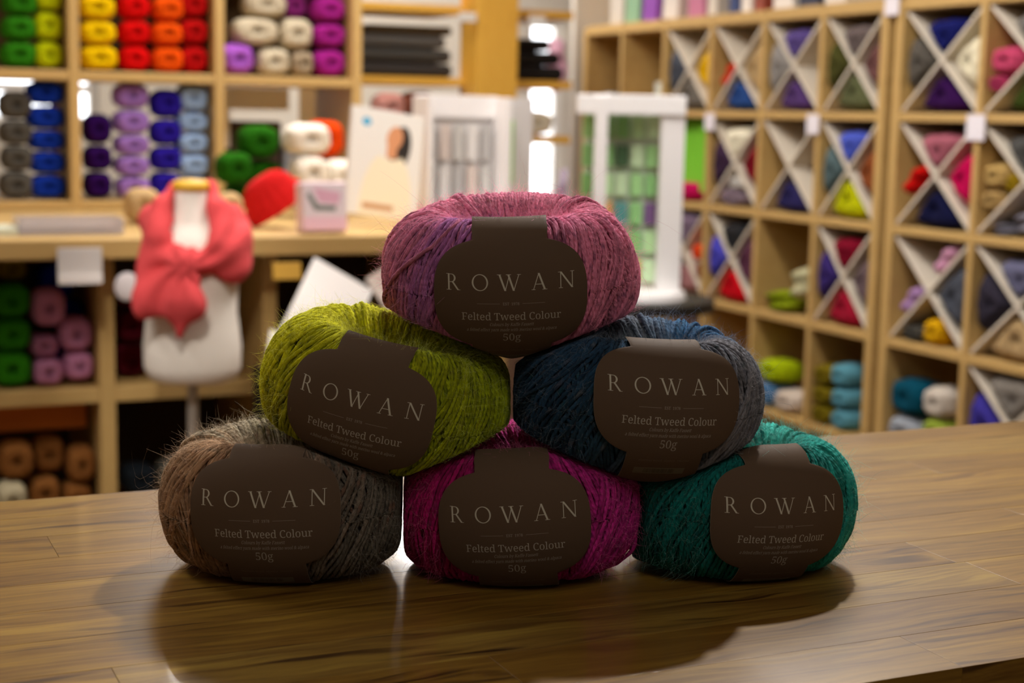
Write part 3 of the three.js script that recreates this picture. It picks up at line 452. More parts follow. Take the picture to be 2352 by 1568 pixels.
["wedge_bottom","sage green yarn ball on the shelf left of the double upright","#5c6040",[2.694,1.2601,-3.5883],0.078,0.0526,0.06,"x",0,null],
["wedge_top","cornflower blue yarn ball above the yellow green one","#4a5ac0",[2.694,1.1093,-3.5883],0.0676,0.0473,0.06,"x",0,null],
["wedge_near","rust brown yarn ball against the double upright","#8a4a26",[2.694,1.0435,-3.5056],0.0441,0.0726,0.06,"x",0,null],
["wedge_far","grey teal yarn ball left of the rust ball","#55686a",[2.694,1.0435,-3.6709],0.0441,0.0726,0.06,"x",0,null],
["wedge_bottom","acid yellow green yarn ball lying wide on the shelf","#b8bc06",[2.694,0.9671,-3.5883],0.078,0.0546,0.06,"x",0,null],
["wedge_top","dark crimson yarn ball hanging under the yellow green shelf","#7c0c26",[2.694,0.8127,-3.5883],0.0676,0.0483,0.06,"x",0,null],
["wedge_far","purple yarn ball in the left wedge below yellow green","#3c2c70",[2.694,0.746,-3.6709],0.0441,0.0744,0.06,"x",0,null],
["wedge_bottom","raspberry red yarn ball on the shelf with a grey neighbour","#a01832",[2.694,0.6654,-3.5883],0.0741,0.0529,0.06,"x",0,null],
["wedge_near","grey mauve yarn ball right of the raspberry ball","#6e5c60",[2.694,0.746,-3.5056],0.0441,0.0744,0.06,"x",0,null],
["wedge_top","violet grey yarn ball under the sloping top shelf","#5a4a88",[2.694,1.398,-3.8747],0.0745,0.0456,0.06,"x",0,null],
["wedge_bottom","plum violet yarn ball low in the narrow top cell","#543a70",[2.694,1.253,-3.8747],0.0745,0.0456,0.06,"x",0,null],
["wedge_bottom","ink blue yarn ball on the shelf beside yellow green","#2c2858",[2.694,0.9598,-3.8747],0.0745,0.0473,0.06,"x",0,null],
["skein","olive lime skein in the open middle cell","#8a9a14",[2.694,0.6437,-3.9239],0.0873,0.0314,0.06,"x",0,null],
["skein","cream skein standing in the open middle cell","#c8c49a",[2.694,0.7065,-3.8246],0.0441,0.048,0.06,"x",14,null],
["ball","bright lime yarn ball in the open lower cell","#a4b80a",[2.694,0.4301,-3.9418],0.0636,0.0343,0.06,"x",0,null],
["ball","steel blue yarn ball under the bright lime ball","#5078a0",[2.694,0.3564,-3.9618],0.0497,0.039,0.06,"x",0,null],
["ball","shell white yarn ball beside the steel blue ball","#cfc0b0",[2.694,0.3508,-3.8529],0.0581,0.0335,0.06,"x",0,null],
["skein","vermilion skein slanted along the diagonal","#dc2a10",[2.668,1.3181,-4.2414],0.0248,0.0495,0.03,"x",46.3,null],
["wedge_bottom","cobalt blue yarn ball in the corner under the pale diagonal","#2a4a88",[2.694,1.253,-4.1712],0.0745,0.0456,0.06,"x",0,null],
["wedge_top","ivory yarn ball high in the cell with small white card","#ece6cc",[2.694,1.1093,-4.1712],0.0745,0.0473,0.06,"x",0,null],
["ball","white yarn ball just below the ivory ball","#dcd8d0",[2.694,0.9844,-4.1641],0.0402,0.0198,0.06,"x",0,null],
["wedge_near","dark ruby yarn ball right of the white ball","#7c1020",[2.694,1.0435,-4.0825],0.048,0.0726,0.06,"x",0,null],
["ball","mauve grey yarn ball on the shelf below the ruby ball","#857480",[2.694,0.9385,-4.194],0.0683,0.0263,0.06,"x",0,null],
["wedge_top","black grey yarn ball under the mauve shelf","#2c2c2e",[2.694,0.8127,-4.1712],0.0745,0.0483,0.06,"x",0,null],
["wedge_far","periwinkle yarn ball in the left wedge near the rack","#4a48b8",[2.694,0.746,-4.26],0.048,0.0744,0.06,"x",0,null],
["wedge_bottom","cherry red yarn ball low beside the white rack base","#c00818",[2.694,0.6655,-4.1712],0.0818,0.053,0.06,"x",0,null],
["wedge_near","golden yellow yarn ball low in the cream lined cell","#e0b008",[2.694,1.334,-4.379],0.048,0.0695,0.06,"x",0,null],
["wedge_bottom","stone grey yarn ball in the wedge above the green cloth","#6c665e",[2.694,1.258,-4.4677],0.0827,0.0505,0.06,"x",0,null],
["ball","fuchsia yarn ball under the green cloth","#c01058",[2.694,0.943,-4.493],0.0723,0.0307,0.06,"x",0,null],
["ball","tangerine red yarn ball beside the white rack post","#e84818",[2.694,0.751,-4.3746],0.0437,0.0284,0.06,"x",0,null],
["ball","brick brown yarn ball beneath the tangerine ball","#8a3a28",[2.694,0.6924,-4.358],0.0272,0.03,0.06,"x",0,null],
["wedge_bottom","rosy grey yarn ball low behind the rack post","#a07070",[2.694,0.6607,-4.4677],0.0745,0.0483,0.06,"x",0,null],
["ball","olive brown yarn ball, bottom of its stack in the open lower cell","#746510",[2.694,0.3459,-3.67],0.0445,0.0276,0.06,"x",0,"olive brown yarn in the open lower cell"],
["ball","olive brown yarn ball, second from bottom of its stack in the open lower cell","#746510",[2.694,0.4017,-3.67],0.0445,0.0276,0.06,"x",0,"olive brown yarn in the open lower cell"],
["ball","olive brown yarn ball, third from bottom of its stack in the open lower cell","#746510",[2.694,0.4603,-3.668],0.0465,0.0304,0.06,"x",0,"olive brown yarn in the open lower cell"],
["ball","light blue yarn ball, bottom of its stack in the open lower cell","#5c98a8",[2.694,0.3478,-3.576],0.0436,0.0295,0.06,"x",0,"light blue yarn in the open lower cell"],
["ball","light blue yarn ball, second from bottom of its stack in the open lower cell","#5c98a8",[2.694,0.4075,-3.581],0.0436,0.0295,0.06,"x",0,"light blue yarn in the open lower cell"],
["ball","light blue yarn ball, third from bottom of its stack in the open lower cell","#5c98a8",[2.694,0.4712,-3.587],0.0436,0.0335,0.06,"x",0,"light blue yarn in the open lower cell"],
["ball","dusty rose fluffy wool ball on the pine shelf","#d89a90",[1.731,1.1969,-4.81],0.0495,0.0465,0.06,"z",0,null],
["ball","chestnut brown wool ball on the pine shelf","#7a4636",[1.844,1.1991,-4.84],0.0623,0.0524,0.06,"z",0,null],
["wedge_near","slate yarn heap, near side wedge, third row, fourth column, nearer cube shelf","#4a4e58",[2.694,0.746,-3.1325],0.0599,0.0858,0.06,"x",0,"muted yarn in the crossed cells"],
["wedge_near","heather yarn heap, near side wedge, top row, third column, nearer cube shelf","#7c6a80",[2.694,1.334,-2.8],0.0644,0.0802,0.06,"x",0,"muted yarn in the crossed cells"],
["wedge_near","pewter yarn heap, near side wedge, second row, third column, nearer cube shelf","#8c8884",[2.694,1.0435,-2.8],0.0644,0.0838,0.06,"x",0,"muted yarn in the crossed cells"],
["wedge_near","bottle green yarn heap, near side wedge, third row, third column, nearer cube shelf","#2c4436",[2.694,0.746,-2.8],0.0644,0.0858,0.06,"x",0,"muted yarn in the crossed cells"],
["wedge_bottom","sand yarn heap, bottom wedge, third row, third column, nearer cube shelf","#b09468",[2.694,0.6683,-2.8925],0.1022,0.0557,0.06,"x",0,"muted yarn in the crossed cells"],
["wedge_bottom","aubergine yarn heap, bottom wedge, fourth row, third column, nearer cube shelf","#3c2840",[2.694,0.3721,-2.8925],0.1022,0.0546,0.06,"x",0,"muted yarn in the crossed cells"],
["wedge_top","ash grey yarn heap, top wedge, fourth row, third column, nearer cube shelf","#7a746c",[2.694,0.5216,-2.8925],0.1022,0.0546,0.06,"x",0,"muted yarn in the crossed cells"],
["wedge_far","pewter yarn heap, far side wedge, top row, second column, farther cube shelf","#8c8884",[2.694,1.334,-3.9561],0.0554,0.0802,0.06,"x",0,"muted yarn in the crossed cells"],
["wedge_near","sand yarn heap, near side wedge, top row, third column, farther cube shelf","#b09468",[2.694,1.334,-4.0899],0.0554,0.0802,0.06,"x",0,"muted yarn in the crossed cells"],
["wedge_far","aubergine yarn heap, far side wedge, second row, third column, farther cube shelf","#3c2840",[2.694,1.0435,-4.2526],0.0554,0.0838,0.06,"x",0,"muted yarn in the crossed cells"],
["wedge_near","mulberry yarn heap, near side wedge, third row, third column, farther cube shelf","#5c3448",[2.694,0.746,-4.0899],0.0554,0.0858,0.06,"x",0,"muted yarn in the crossed cells"],
["wedge_far","slate yarn heap, far side wedge, top row, fourth column, farther cube shelf","#4a4e58",[2.694,1.334,-4.5491],0.0554,0.0802,0.06,"x",0,"muted yarn in the crossed cells"],
["wedge_top","heather yarn heap, top wedge, third row, fourth column, farther cube shelf","#7c6a80",[2.694,0.8203,-4.4677],0.086,0.0557,0.06,"x",0,"muted yarn in the crossed cells"],
];

// ---------------------------------------------------------------- background yarn
// a pull ball seen on its end: bulged round body with a dimple, and a spun surface; unit half sizes
function ballGeometry(seed) {
  const prof = new THREE.CatmullRomCurve3([[0.02, 0.82], [0.14, 0.87], [0.3, 0.98], [0.6, 1.0], [0.84, 0.83], [0.98, 0.4], [1, 0], [0.98, -0.4], [0.84, -0.83], [0.5, -1], [0.02, -0.97]].map(([a, b]) => new THREE.Vector3(a, b, 0)));
  const nu = 44, nv = 26, pos = [], uv = [], idx = [], v = new THREE.Vector3();
  for (let j = 0; j <= nv; j++) { prof.getPoint(j / nv, v); for (let i = 0; i <= nu; i++) { const a = (i / nu) * 2 * Math.PI, lump = 1 + 0.03 * noise3(Math.cos(a) * 1.3 + seed, Math.sin(a) * 1.3, v.y) + 0.022 * Math.sin(11 * a + v.y * 5 + seed); const q = Math.pow(Math.pow(Math.abs(Math.cos(a)), 2.9) + Math.pow(Math.abs(Math.sin(a)), 2.9), -1 / 2.9); pos.push(v.x * lump * q * Math.cos(a), v.x * lump * q * Math.sin(a), v.y * lump); uv.push(i / nu * 8, j / nv * 3); } }
  for (let j = 0; j < nv; j++) for (let i = 0; i < nu; i++) { const a = j * (nu + 1) + i, b = a + nu + 1; idx.push(a, b, a + 1, b, b + 1, a + 1); }
  const g = new THREE.BufferGeometry(); g.setAttribute('position', new THREE.Float32BufferAttribute(pos, 3)); g.setAttribute('uv', new THREE.Float32BufferAttribute(uv, 2)); g.setIndex(idx); g.computeBoundingBox(); const bb = g.boundingBox; g.translate(-(bb.min.x + bb.max.x) / 2, -(bb.min.y + bb.max.y) / 2, -(bb.min.z + bb.max.z) / 2).scale(2 / (bb.max.x - bb.min.x), 2 / (bb.max.y - bb.min.y), 2 / (bb.max.z - bb.min.z)); g.computeVertexNormals(); return g;
}
// a ball slumped into a three cornered wedge: base on one side, soft point opposite
function wedgeGeometry(turn) {
  const g = ballGeometry(turn * 2.3), P = g.attributes.position;
  for (let i = 0; i < P.count; i++) { const x = P.getX(i), y = P.getY(i); P.setX(i, x * (0.47 - 0.43 * y)); }
  g.rotateZ(turn * Math.PI / 2); g.computeBoundingBox(); const bb = g.boundingBox;
  g.translate(-(bb.min.x + bb.max.x) / 2, -(bb.min.y + bb.max.y) / 2, 0).scale(2 / (bb.max.x - bb.min.x), 2 / (bb.max.y - bb.min.y), 1); g.computeVertexNormals(); return g;
}
// a twisted hank: long body along y with spiral ridges; unit half sizes
function skeinGeometry() {
  const nu = 30, nv = 30, pos = [], uv = [], idx = [];
  for (let j = 0; j <= nv; j++) { const y = j / nv * 2 - 1, r = Math.pow(Math.max(0, 1 - Math.pow(Math.abs(y), 4)), 0.5); for (let i = 0; i <= nu; i++) { const a = (i / nu) * 2 * Math.PI, k = r * (0.86 + 0.14 * Math.cos(2 * a + y * 5)); pos.push(k * Math.cos(a), y, k * Math.sin(a)); uv.push(i / nu * 4, y * 4 + i / nu * 2); } }
  for (let j = 0; j < nv; j++) for (let i = 0; i < nu; i++) { const a = j * (nu + 1) + i, b = a + nu + 1; idx.push(a, a + 1, b, b, a + 1, b + 1); }
  const g = new THREE.BufferGeometry(); g.setAttribute('position', new THREE.Float32BufferAttribute(pos, 3)); g.setAttribute('uv', new THREE.Float32BufferAttribute(uv, 2)); g.setIndex(idx); g.computeVertexNormals(); return g;
}
const ballGeos = [0, 1, 2, 3].map((k) => ballGeometry(k * 3.7)), skeinGeo = skeinGeometry();
const wedgeGeos = { wedge_bottom: wedgeGeometry(0), wedge_near: wedgeGeometry(1), wedge_top: wedgeGeometry(2), wedge_far: wedgeGeometry(3) };
const spunTex = dataTex(128, 128, (u, v) => { const k = 128 + 80 * Math.sin(2 * Math.PI * (u * 3 + v * 6)) + 40 * noise2(u * 20, v * 20); return [clamp(k, 0, 255), clamp(k, 0, 255), clamp(k, 0, 255)]; }, false);
const spun = (c) => mat(c, 1, { bumpMap: spunTex, bumpScale: 0.002, specularIntensity: 0.2 });
ITEMS.forEach(([kind, label, color, at, rx, ry, rz, plane, rot, group], i) => {
  const m = single(kind === 'skein' ? 'yarn_skein' : 'wool_ball', kind === 'skein' ? skeinGeo : wedgeGeos[kind] ?? ballGeos[i % 4], spun(color), label, kind === 'skein' ? 'yarn skein' : 'yarn ball', at, null, group);
  m.scale.set(plane === 'z' ? rx * 1.008 : rx, ry, rz * 0.98);
  m.quaternion.setFromAxisAngle(new THREE.Vector3(0, 1, 0), plane === 'x' ? -Math.PI / 2 : 0).multiply(new THREE.Quaternion().setFromAxisAngle(new THREE.Vector3(0, 0, 1), -rot * DEG));
});

// ---------------------------------------------------------------- shelving
const birchTex = woodTex('#caa86a', '#ae8b4e', '#8e6c36', 8.1, 0.55, 512, 256), birch = mat('#ffffff', 0.6, { map: birchTex });
const pineTex = woodTex('#e0b048', '#cf982e', '#b47c1e', 4.4, 0.5, 512, 256), pine = mat('#ffffff', 0.6, { map: pineTex });
const pale = mat('#d9cfbd', 0.55);
// open display shelf on the worktop
{
  const zf = -4.0, D = 0.33, xs = [-0.46, -0.1, 0.262, 0.624, 0.986, 1.354], t = 0.026, y0 = 0.925, ys = [1.255, 1.60, 1.92];
  const g = thing('display_shelf', 'open backed birch display shelf of yarn cells standing on the worktop', 'shelf', [0.4, y0, zf - D / 2]);
  for (const x of xs) part('upright', box(t, 1.0, D), birch, g, [x - 0.4, 0.5, 0]);
  for (let i = 0; i + 1 < xs.length; i++) for (const y of [y0 + 0.012, ...ys]) part('shelf_board', box(xs[i + 1] - xs[i] - t, y < 1 ? 0.02 : 0.024, D - 0.004), birch, g, [(xs[i] + xs[i + 1]) / 2 - 0.4, y - y0, 0]);
  for (let i = 0; i + 1 < xs.length; i++) part('back_panel', box(xs[i + 1] - xs[i] - t, 0.32, 0.006), mat('#6a5130', 0.8), g, [(xs[i] + xs[i + 1]) / 2 - 0.4, 1.4275 - y0, -D / 2 + 0.006]);
}
// base unit with worktop
{
  const g = thing('base_unit', 'birch base unit with yarn cells under a long wooden worktop', 'shelf unit', [0.6, 0, -3.6]);
  const D = 0.42, zf = 0.39, xs = [-0.52, -0.13, 0.215, 0.555, 0.895, 1.27, 1.43];
  part('worktop', box(2.0, 0.04, 0.98, 0.004), birch, g, [-0.14, 0.905, 0]);
  for (const x of xs) part('upright', box(0.032, 0.885, D), birch, g, [x - 0.6, 0.4425, zf - D / 2]);
  for (let i = 0; i + 1 < xs.length; i++) for (const y of [0.02, 0.3, 0.597]) part('shelf_board', box(xs[i + 1] - xs[i] - 0.032, 0.03, D - 0.004), birch, g, [(xs[i] + xs[i + 1]) / 2 - 0.6, y, zf - D / 2]);
  part('back_panel', box(1.95, 0.885, 0.012), mat('#4a3822', 0.8), g, [-0.145, 0.4425, zf - D - 0.006]);
}
// cube shelves with crossed pale dividers along the partition wall
const RXF = 2.63, RXB = 2.945, LEVELS = [0.012, 0.305, 0.60, 0.90, 1.195, 1.487];
function cubeShelf(label, zNear, pitch, cols, crossed) {
  const D = RXB - RXF, t = 0.02, g = thing('cube_shelf', label, 'shelf unit', [RXF + D / 2, 0, zNear - (pitch * cols) / 2]);
  const z = (c) => (pitch * cols) / 2 - pitch * c;
  for (let c = 0; c <= cols; c++) part('upright', box(D - 0.002, 1.497, c === 0 || c === cols ? 0.03 : t), birch, g, [0, 0.7485, c === 0 ? -0.015 : c === cols ? z(c) + 0.015 : z(c)]);
  g.children[0].position.z = z(0) - 0.015;
  for (let c = 0; c < cols; c++) {
    for (const y of LEVELS) part('shelf_board', box(D - 0.004, y > 1.4 ? 0.034 : 0.022, pitch - (c === 0 || c === cols - 1 ? 0.04 : t), 0.002), birch, g, [0, y, z(c + 0.5) + (c === 0 ? -0.01 : 0) + (c === cols - 1 ? 0.01 : 0)]);
    part('back_panel', box(0.006, 1.47, pitch - 0.02), birch, g, [D / 2 - 0.004, 0.74, z(c + 0.5)]);
  }
  for (const [c, r] of crossed) {
    const yb = LEVELS[4 - r] + 0.012, yt = LEVELS[5 - r] - (r ? 0.013 : 0.019), zl = z(c + 1) + (c === cols - 1 ? 0.03 : 0.01), zh = z(c) - (c === 0 ? 0.03 : 0.01), h = yt - yb, w = zh - zl, L = Math.hypot(w, h) - 0.014, a = Math.atan2(h, w);
    for (const s of [-1, 1]) part('diagonal_panel', box(D - 0.03, 0.008, L, 0.001), pale, g, [-0.006, (yb + yt) / 2, (zl + zh) / 2], [s * a, 0, 0]);
  }
}
cubeShelf('birch cube shelf with crossed dividers nearest the counter, meeting another at a double upright', -2.05, 0.337, 4, [[3, 0], [3, 1], [3, 2], [2, 0], [2, 1], [2, 2], [2, 3], [1, 0], [1, 1], [1, 2], [0, 1]]);
cubeShelf('birch cube shelf with crossed dividers farther along, ending at the white partition edge', -3.43, 0.2965, 6, [[0, 0], [0, 1], [0, 2], [1, 0], [1, 1], [2, 0], [2, 1], [2, 2], [3, 0], [3, 2], [4, 2]]);
// price cards on the uprights
for (const [y, z, w, label] of [[1.486, -3.412, 0.058, 'white price card on the double upright, highest of the cards'], [1.171, -4.3, 0.056, 'white price card above the ivory ball, smallest in the row'], [1.171, -3.742, 0.058, 'white price card between the violet and blue yarn cells'], [1.172, -3.06, 0.066, 'white price card on the upright above the tan balls']])
  single('price_card', box(0.004, w * 0.96, w, 0.001), mat('#e4dfe6', 0.6), label, 'price card', [RXF - 0.004, y, z], null, 'white price cards on the cube shelves');
// green cloth hanging in a cell, small boxes in the open top cells
{
  const g = new THREE.PlaneGeometry(0.2, 0.235, 40, 8), P = g.attributes.position; for (let i = 0; i < P.count; i++) P.setZ(i, 0.008 * Math.sin(P.getX(i) * 110) + 0.004 * Math.sin(P.getX(i) * 47 + P.getY(i) * 9));
  g.computeVertexNormals(); single('hanging_cloth', g, mat('#7cc832', 0.9, { side: THREE.DoubleSide }), 'bright green pleated cloth hanging in a cube cell', 'cloth', [RXF + 0.05, 1.062, -4.44], [0, -Math.PI / 2, 0]);
  single('small_box', box(0.09, 0.075, 0.05), mat('#20201e', 0.6), 'small black box standing in the empty top cell', 'box', [RXF + 0.09, 1.2445, -4.99]);
  single('small_box', box(0.09, 0.06, 0.07), mat('#b8b4ac', 0.6), 'small pale grey box beside the black box', 'box', [RXF + 0.09, 1.237, -5.09]);
  single('small_box', box(0.09, 0.095, 0.1), mat('#c6ccc0', 0.6), 'pale greenish box standing in the second empty top cell', 'box', [RXF + 0.12, 1.2545, -4.75]);
}
// patterns and books standing on top of the cube shelves
{
  const y = 1.505, list = [[-5.05, 0.19, '#b8b2a8', 0.0, 'pale grey pattern folder at the partition end'], [-4.93, 0.16, '#7aa080', 0.05, 'green spined pattern book on the cube shelf top'], [-4.80, 0.2, '#7a3a98', 0.12, 'purple covered pattern book leaning on the cube shelf top'], [-4.66, 0.2, '#c9c2ba', 0.1, 'cream pattern folder leaning by the purple book'], [-4.5, 0.17, '#b06a88', 0.0, 'pink covered pattern booklet on the cube shelf top'], [-4.40, 0.19, '#c8c0b4', 0, 'buff pattern folder beside the pink booklet'], [-4.27, 0.2, '#24386a', 0, 'navy pattern book on the cube shelf top'], [-4.2, 0.2, '#dcd6ce', 0, 'white pattern book next to the navy one'], [-4.13, 0.18, '#8a3a28', 0, 'rust red pattern book on the cube shelf top'], [-4.0, 0.2, '#e0dad2', 0, 'white box file on the cube shelf top'], [-3.87, 0.19, '#2a3048', 0, 'dark blue box file on the cube shelf top'], [-3.74, 0.2, '#d8d0c6', 0, 'off white box file on the cube shelf top']];
  for (const [z, h, c, lean, label] of list) { const n = single('pattern_book', box(0.16, h, z > -4.1 || z < -4.4 ? 0.10 : 0.055, 0.002), mat(c, 0.55), label, 'book', [RXF + 0.13, y + (h / 2) * Math.cos(lean) + 0.025 * Math.sin(lean), z], [lean, 0, 0]); n.userData.group = 'books along the cube shelf top'; }
}
// pine shelving in the middle distance
{
  const zf = -4.7, g = thing('pine_shelving', 'yellow pine shelving with a broad square post in the middle distance', 'shelf', [1.95, 0, zf - 0.2]);
  part('post', box(0.145, CEILING - 0.002, 0.145, 0.004), pine, g, [0.115, (CEILING - 0.002) / 2, 0.13]);
  part('upright', box(0.05, 1.9, 0.3), pine, g, [-0.4, 0.95, -0.06]);
  for (const y of [0.75, 1.02, 1.282, 1.512, 1.8]) { part('shelf_board', box(0.41, 0.026, 0.33), pine, g, [-0.165, y, -0.05]); if (y > 1.2) part('shelf_board', box(0.24, 0.026, 0.33), pine, g, [0.308, y, -0.05]); }
  part('shelf_board', box(0.24, 0.026, 0.33), pine, g, [0.308, 1.1, -0.05]);
}
{
  const cloths = [[1.79, 1.296, 0.37, 0.045, '#2c2826', 'charcoal folded knit at the bottom of the dark pile left of the post'], [1.79, 1.343, 0.36, 0.045, '#3a3834', 'dark grey folded knit second in the pile left of the post'], [1.78, 1.390, 0.34, 0.04, '#55524e', 'mid grey folded knit third in the pile left of the post'], [1.82, 1.432, 0.30, 0.03, '#4a3c24', 'brown folded knit topmost in the pile left of the post'], [2.275, 1.296, 0.22, 0.05, '#15110f', 'black folded knit at the bottom of the pile right of the post'], [2.27, 1.348, 0.2, 0.045, '#15110f', 'black folded knit in the middle of the pile right of the post'], [2.25, 1.395, 0.16, 0.04, '#191514', 'black folded knit topmost in the pile right of the post']];
  for (const [x, y, w, h, c, label] of cloths) single('folded_knit', new RoundedBoxGeometry(w, h - 0.001, 0.2, 3, h * 0.45), mat(c, 1), label, 'folded cloth', [x, y + h / 2, -4.95], null, 'folded knits on the pine shelves');
  single('shelf_ticket', box(0.06, 0.03, 0.003, 0.001), mat('#d8d4cc', 0.6), 'white shelf ticket left of the pine post', 'ticket', [1.955, 1.485, -4.69]);
  single('shelf_ticket', box(0.06, 0.03, 0.003, 0.001), mat('#d8d4cc', 0.6), 'white shelf ticket on the right of the pine post', 'ticket', [2.2, 1.485, -4.69]);
}
single('wool_ball', ballGeos[1], spun('#e6dcc4'), 'cream wool ball on the short pine shelf by the narrow window', 'yarn ball', [2.27, 1.155, -4.85]).scale.set(0.06, 0.04, 0.05);
// pale pink hanks hanging against the narrow window
for (const [x, y, rx, ry, c, label] of [[3.05, 1.40, 0.05, 0.12, '#e8b8cc', 'pale pink hank hanging high before the narrow window'], [3.2, 1.12, 0.05, 0.1, '#f0c0d4', 'pink hank hanging lower before the narrow window'], [3.12, 0.86, 0.05, 0.09, '#d8c8e0', 'mauve hank hanging lowest before the narrow window']]) {
  const g = thing('hanging_hank', label, 'yarn hank', [x, y, -6.3]);
  part('hank', skeinGeo, mat(c, 1, { transmission: 0.35, thickness: 0 }), g).scale.set(rx, ry, rx);
  part('hanging_cord', new THREE.CylinderGeometry(0.002, 0.002, CEILING - y - ry, 6), mat('#c8c0b8', 0.8), g, [0, ry + (CEILING - y - ry) / 2, 0]);
}

// ---------------------------------------------------------------- things on the worktop
function print(w, h, fn) { const c = document.createElement('canvas'); c.width = w; c.height = h; fn(c.getContext('2d'), w, h); const t = new THREE.CanvasTexture(c); t.colorSpace = THREE.SRGBColorSpace; return t; }
const paper = mat('#e8e4dc', 0.6);
{
  const cover = print(256, 360, (g, w, h) => {
    g.fillStyle = '#e9e4dc'; g.fillRect(0, 0, w, h);
    g.fillStyle = '#2a2420'; g.beginPath(); g.ellipse(178, 120, 36, 78, 0.15, 0, 7); g.fill();
    g.fillStyle = '#d9966a'; g.beginPath(); g.ellipse(156, 88, 28, 42, 0.25, 0, 7); g.fill(); g.fillRect(130, 118, 36, 40);
    g.fillStyle = '#f3e6c8'; g.beginPath(); g.moveTo(40, 360); g.quadraticCurveTo(46, 200, 104, 152); g.quadraticCurveTo(150, 176, 186, 150); g.quadraticCurveTo(236, 210, 226, 360); g.fill();
    g.fillStyle = '#c89468'; g.fillRect(56, 318, 110, 20);
    g.fillStyle = '#38a6d0'; g.beginPath(); g.ellipse(52, 46, 16, 14, 0, 0, 7); g.fill();
  });
  const g = thing('magazine', 'pattern magazine with a figure in a cream sweater on its cover', 'magazine', [1.205, 0.927, -3.36]);
  g.rotation.set(-0.16, 0.1, -0.13); g.position.x -= 0.012; g.position.y += 0.011;
  part('pages', box(0.18, 0.244, 0.012, 0.001), paper, g, [0, 0.128, 0]);
  part('cover', new THREE.PlaneGeometry(0.178, 0.242), mat('#ffffff', 0.4, { map: cover }), g, [0, 0.128, 0.0068]);
  const k = print(128, 128, (c, w, h) => { c.fillStyle = '#e8d8dc'; c.fillRect(0, 0, w, h); c.fillStyle = '#767c74'; c.beginPath(); c.moveTo(18, 22); c.lineTo(44, 60); c.lineTo(98, 62); c.lineTo(94, 76); c.lineTo(34, 74); c.lineTo(10, 34); c.fill(); c.fillStyle = '#e3aec2'; c.beginPath(); c.moveTo(30, 12); c.lineTo(112, 26); c.lineTo(104, 58); c.lineTo(48, 52); c.fill(); c.fillStyle = '#f2c6d4'; c.fillRect(0, 92, w, 36); });
  const q = thing('yarn_packet', 'small pink and grey printed packet before the ivory balls', 'packet', [1.0, 0.927, -3.18]); q.rotation.x = -0.1;
  part('packet_body', box(0.1, 0.105, 0.05, 0.006), mat('#ecd0d8', 0.6), q, [0, 0.053, 0]); part('packet_print', new THREE.PlaneGeometry(0.094, 0.098), mat('#ffffff', 0.5, { map: k }), q, [0, 0.053, 0.0258]);
}
// red knitted hat: ribbed dome, folded flat and leaning
{
  const nu = 64, nv = 22, pos = [], idx = [];
  for (let j = 0; j <= nv; j++) { const f = j / nv, y = 0.085 * Math.sin(f * Math.PI / 2), r = Math.pow(Math.cos(f * Math.PI / 2), 0.55); for (let i = 0; i <= nu; i++) { const a = (i / nu) * 2 * Math.PI, k = r * (1 + 0.03 * Math.cos(a * 16)) * (f < 0.28 ? 1.06 : 1); pos.push(0.066 * k * Math.cos(a), y, 0.034 * k * Math.sin(a)); } }
  for (let j = 0; j < nv; j++) for (let i = 0; i < nu; i++) { const a = j * (nu + 1) + i, b = a + nu + 1; idx.push(a, b, a + 1, b, b + 1, a + 1); }
  const g = new THREE.BufferGeometry(); g.setAttribute('position', new THREE.Float32BufferAttribute(pos, 3)); g.setIndex(idx); g.computeVertexNormals();
  single('knitted_hat', g, mat('#cc0606', 1, { side: THREE.DoubleSide }), 'bright red ribbed knitted hat leaning on the worktop', 'hat', [0.955, 0.966, -3.34], [0.1, -0.1, 0.62]);
}
// papers in the cell behind the green yarn
single('paper_sheet', box(0.2, 0.06, 0.004, 0.001), paper, 'wide white card at the back of the shelf cell above green yarn', 'card', [1.137, 1.21, -4.24]);
single('paper_sheet', box(0.058, 0.16, 0.004, 0.001), paper, 'tall white card beside the shelf upright behind green yarn', 'card', [1.032, 1.158, -4.20]);
single('storage_box', box(0.14, 0.2, 0.1, 0.004), mat('#43342c', 0.8), 'dark brown box in the shelf cell behind green yarn', 'box', [1.14, 1.049, -4.27]);
single('storage_box', box(0.1, 0.14, 0.08, 0.004), mat('#aab4c4', 0.7), 'pale blue grey box in the shelf cell behind the orange ball', 'box', [1.27, 1.019, -4.27]);
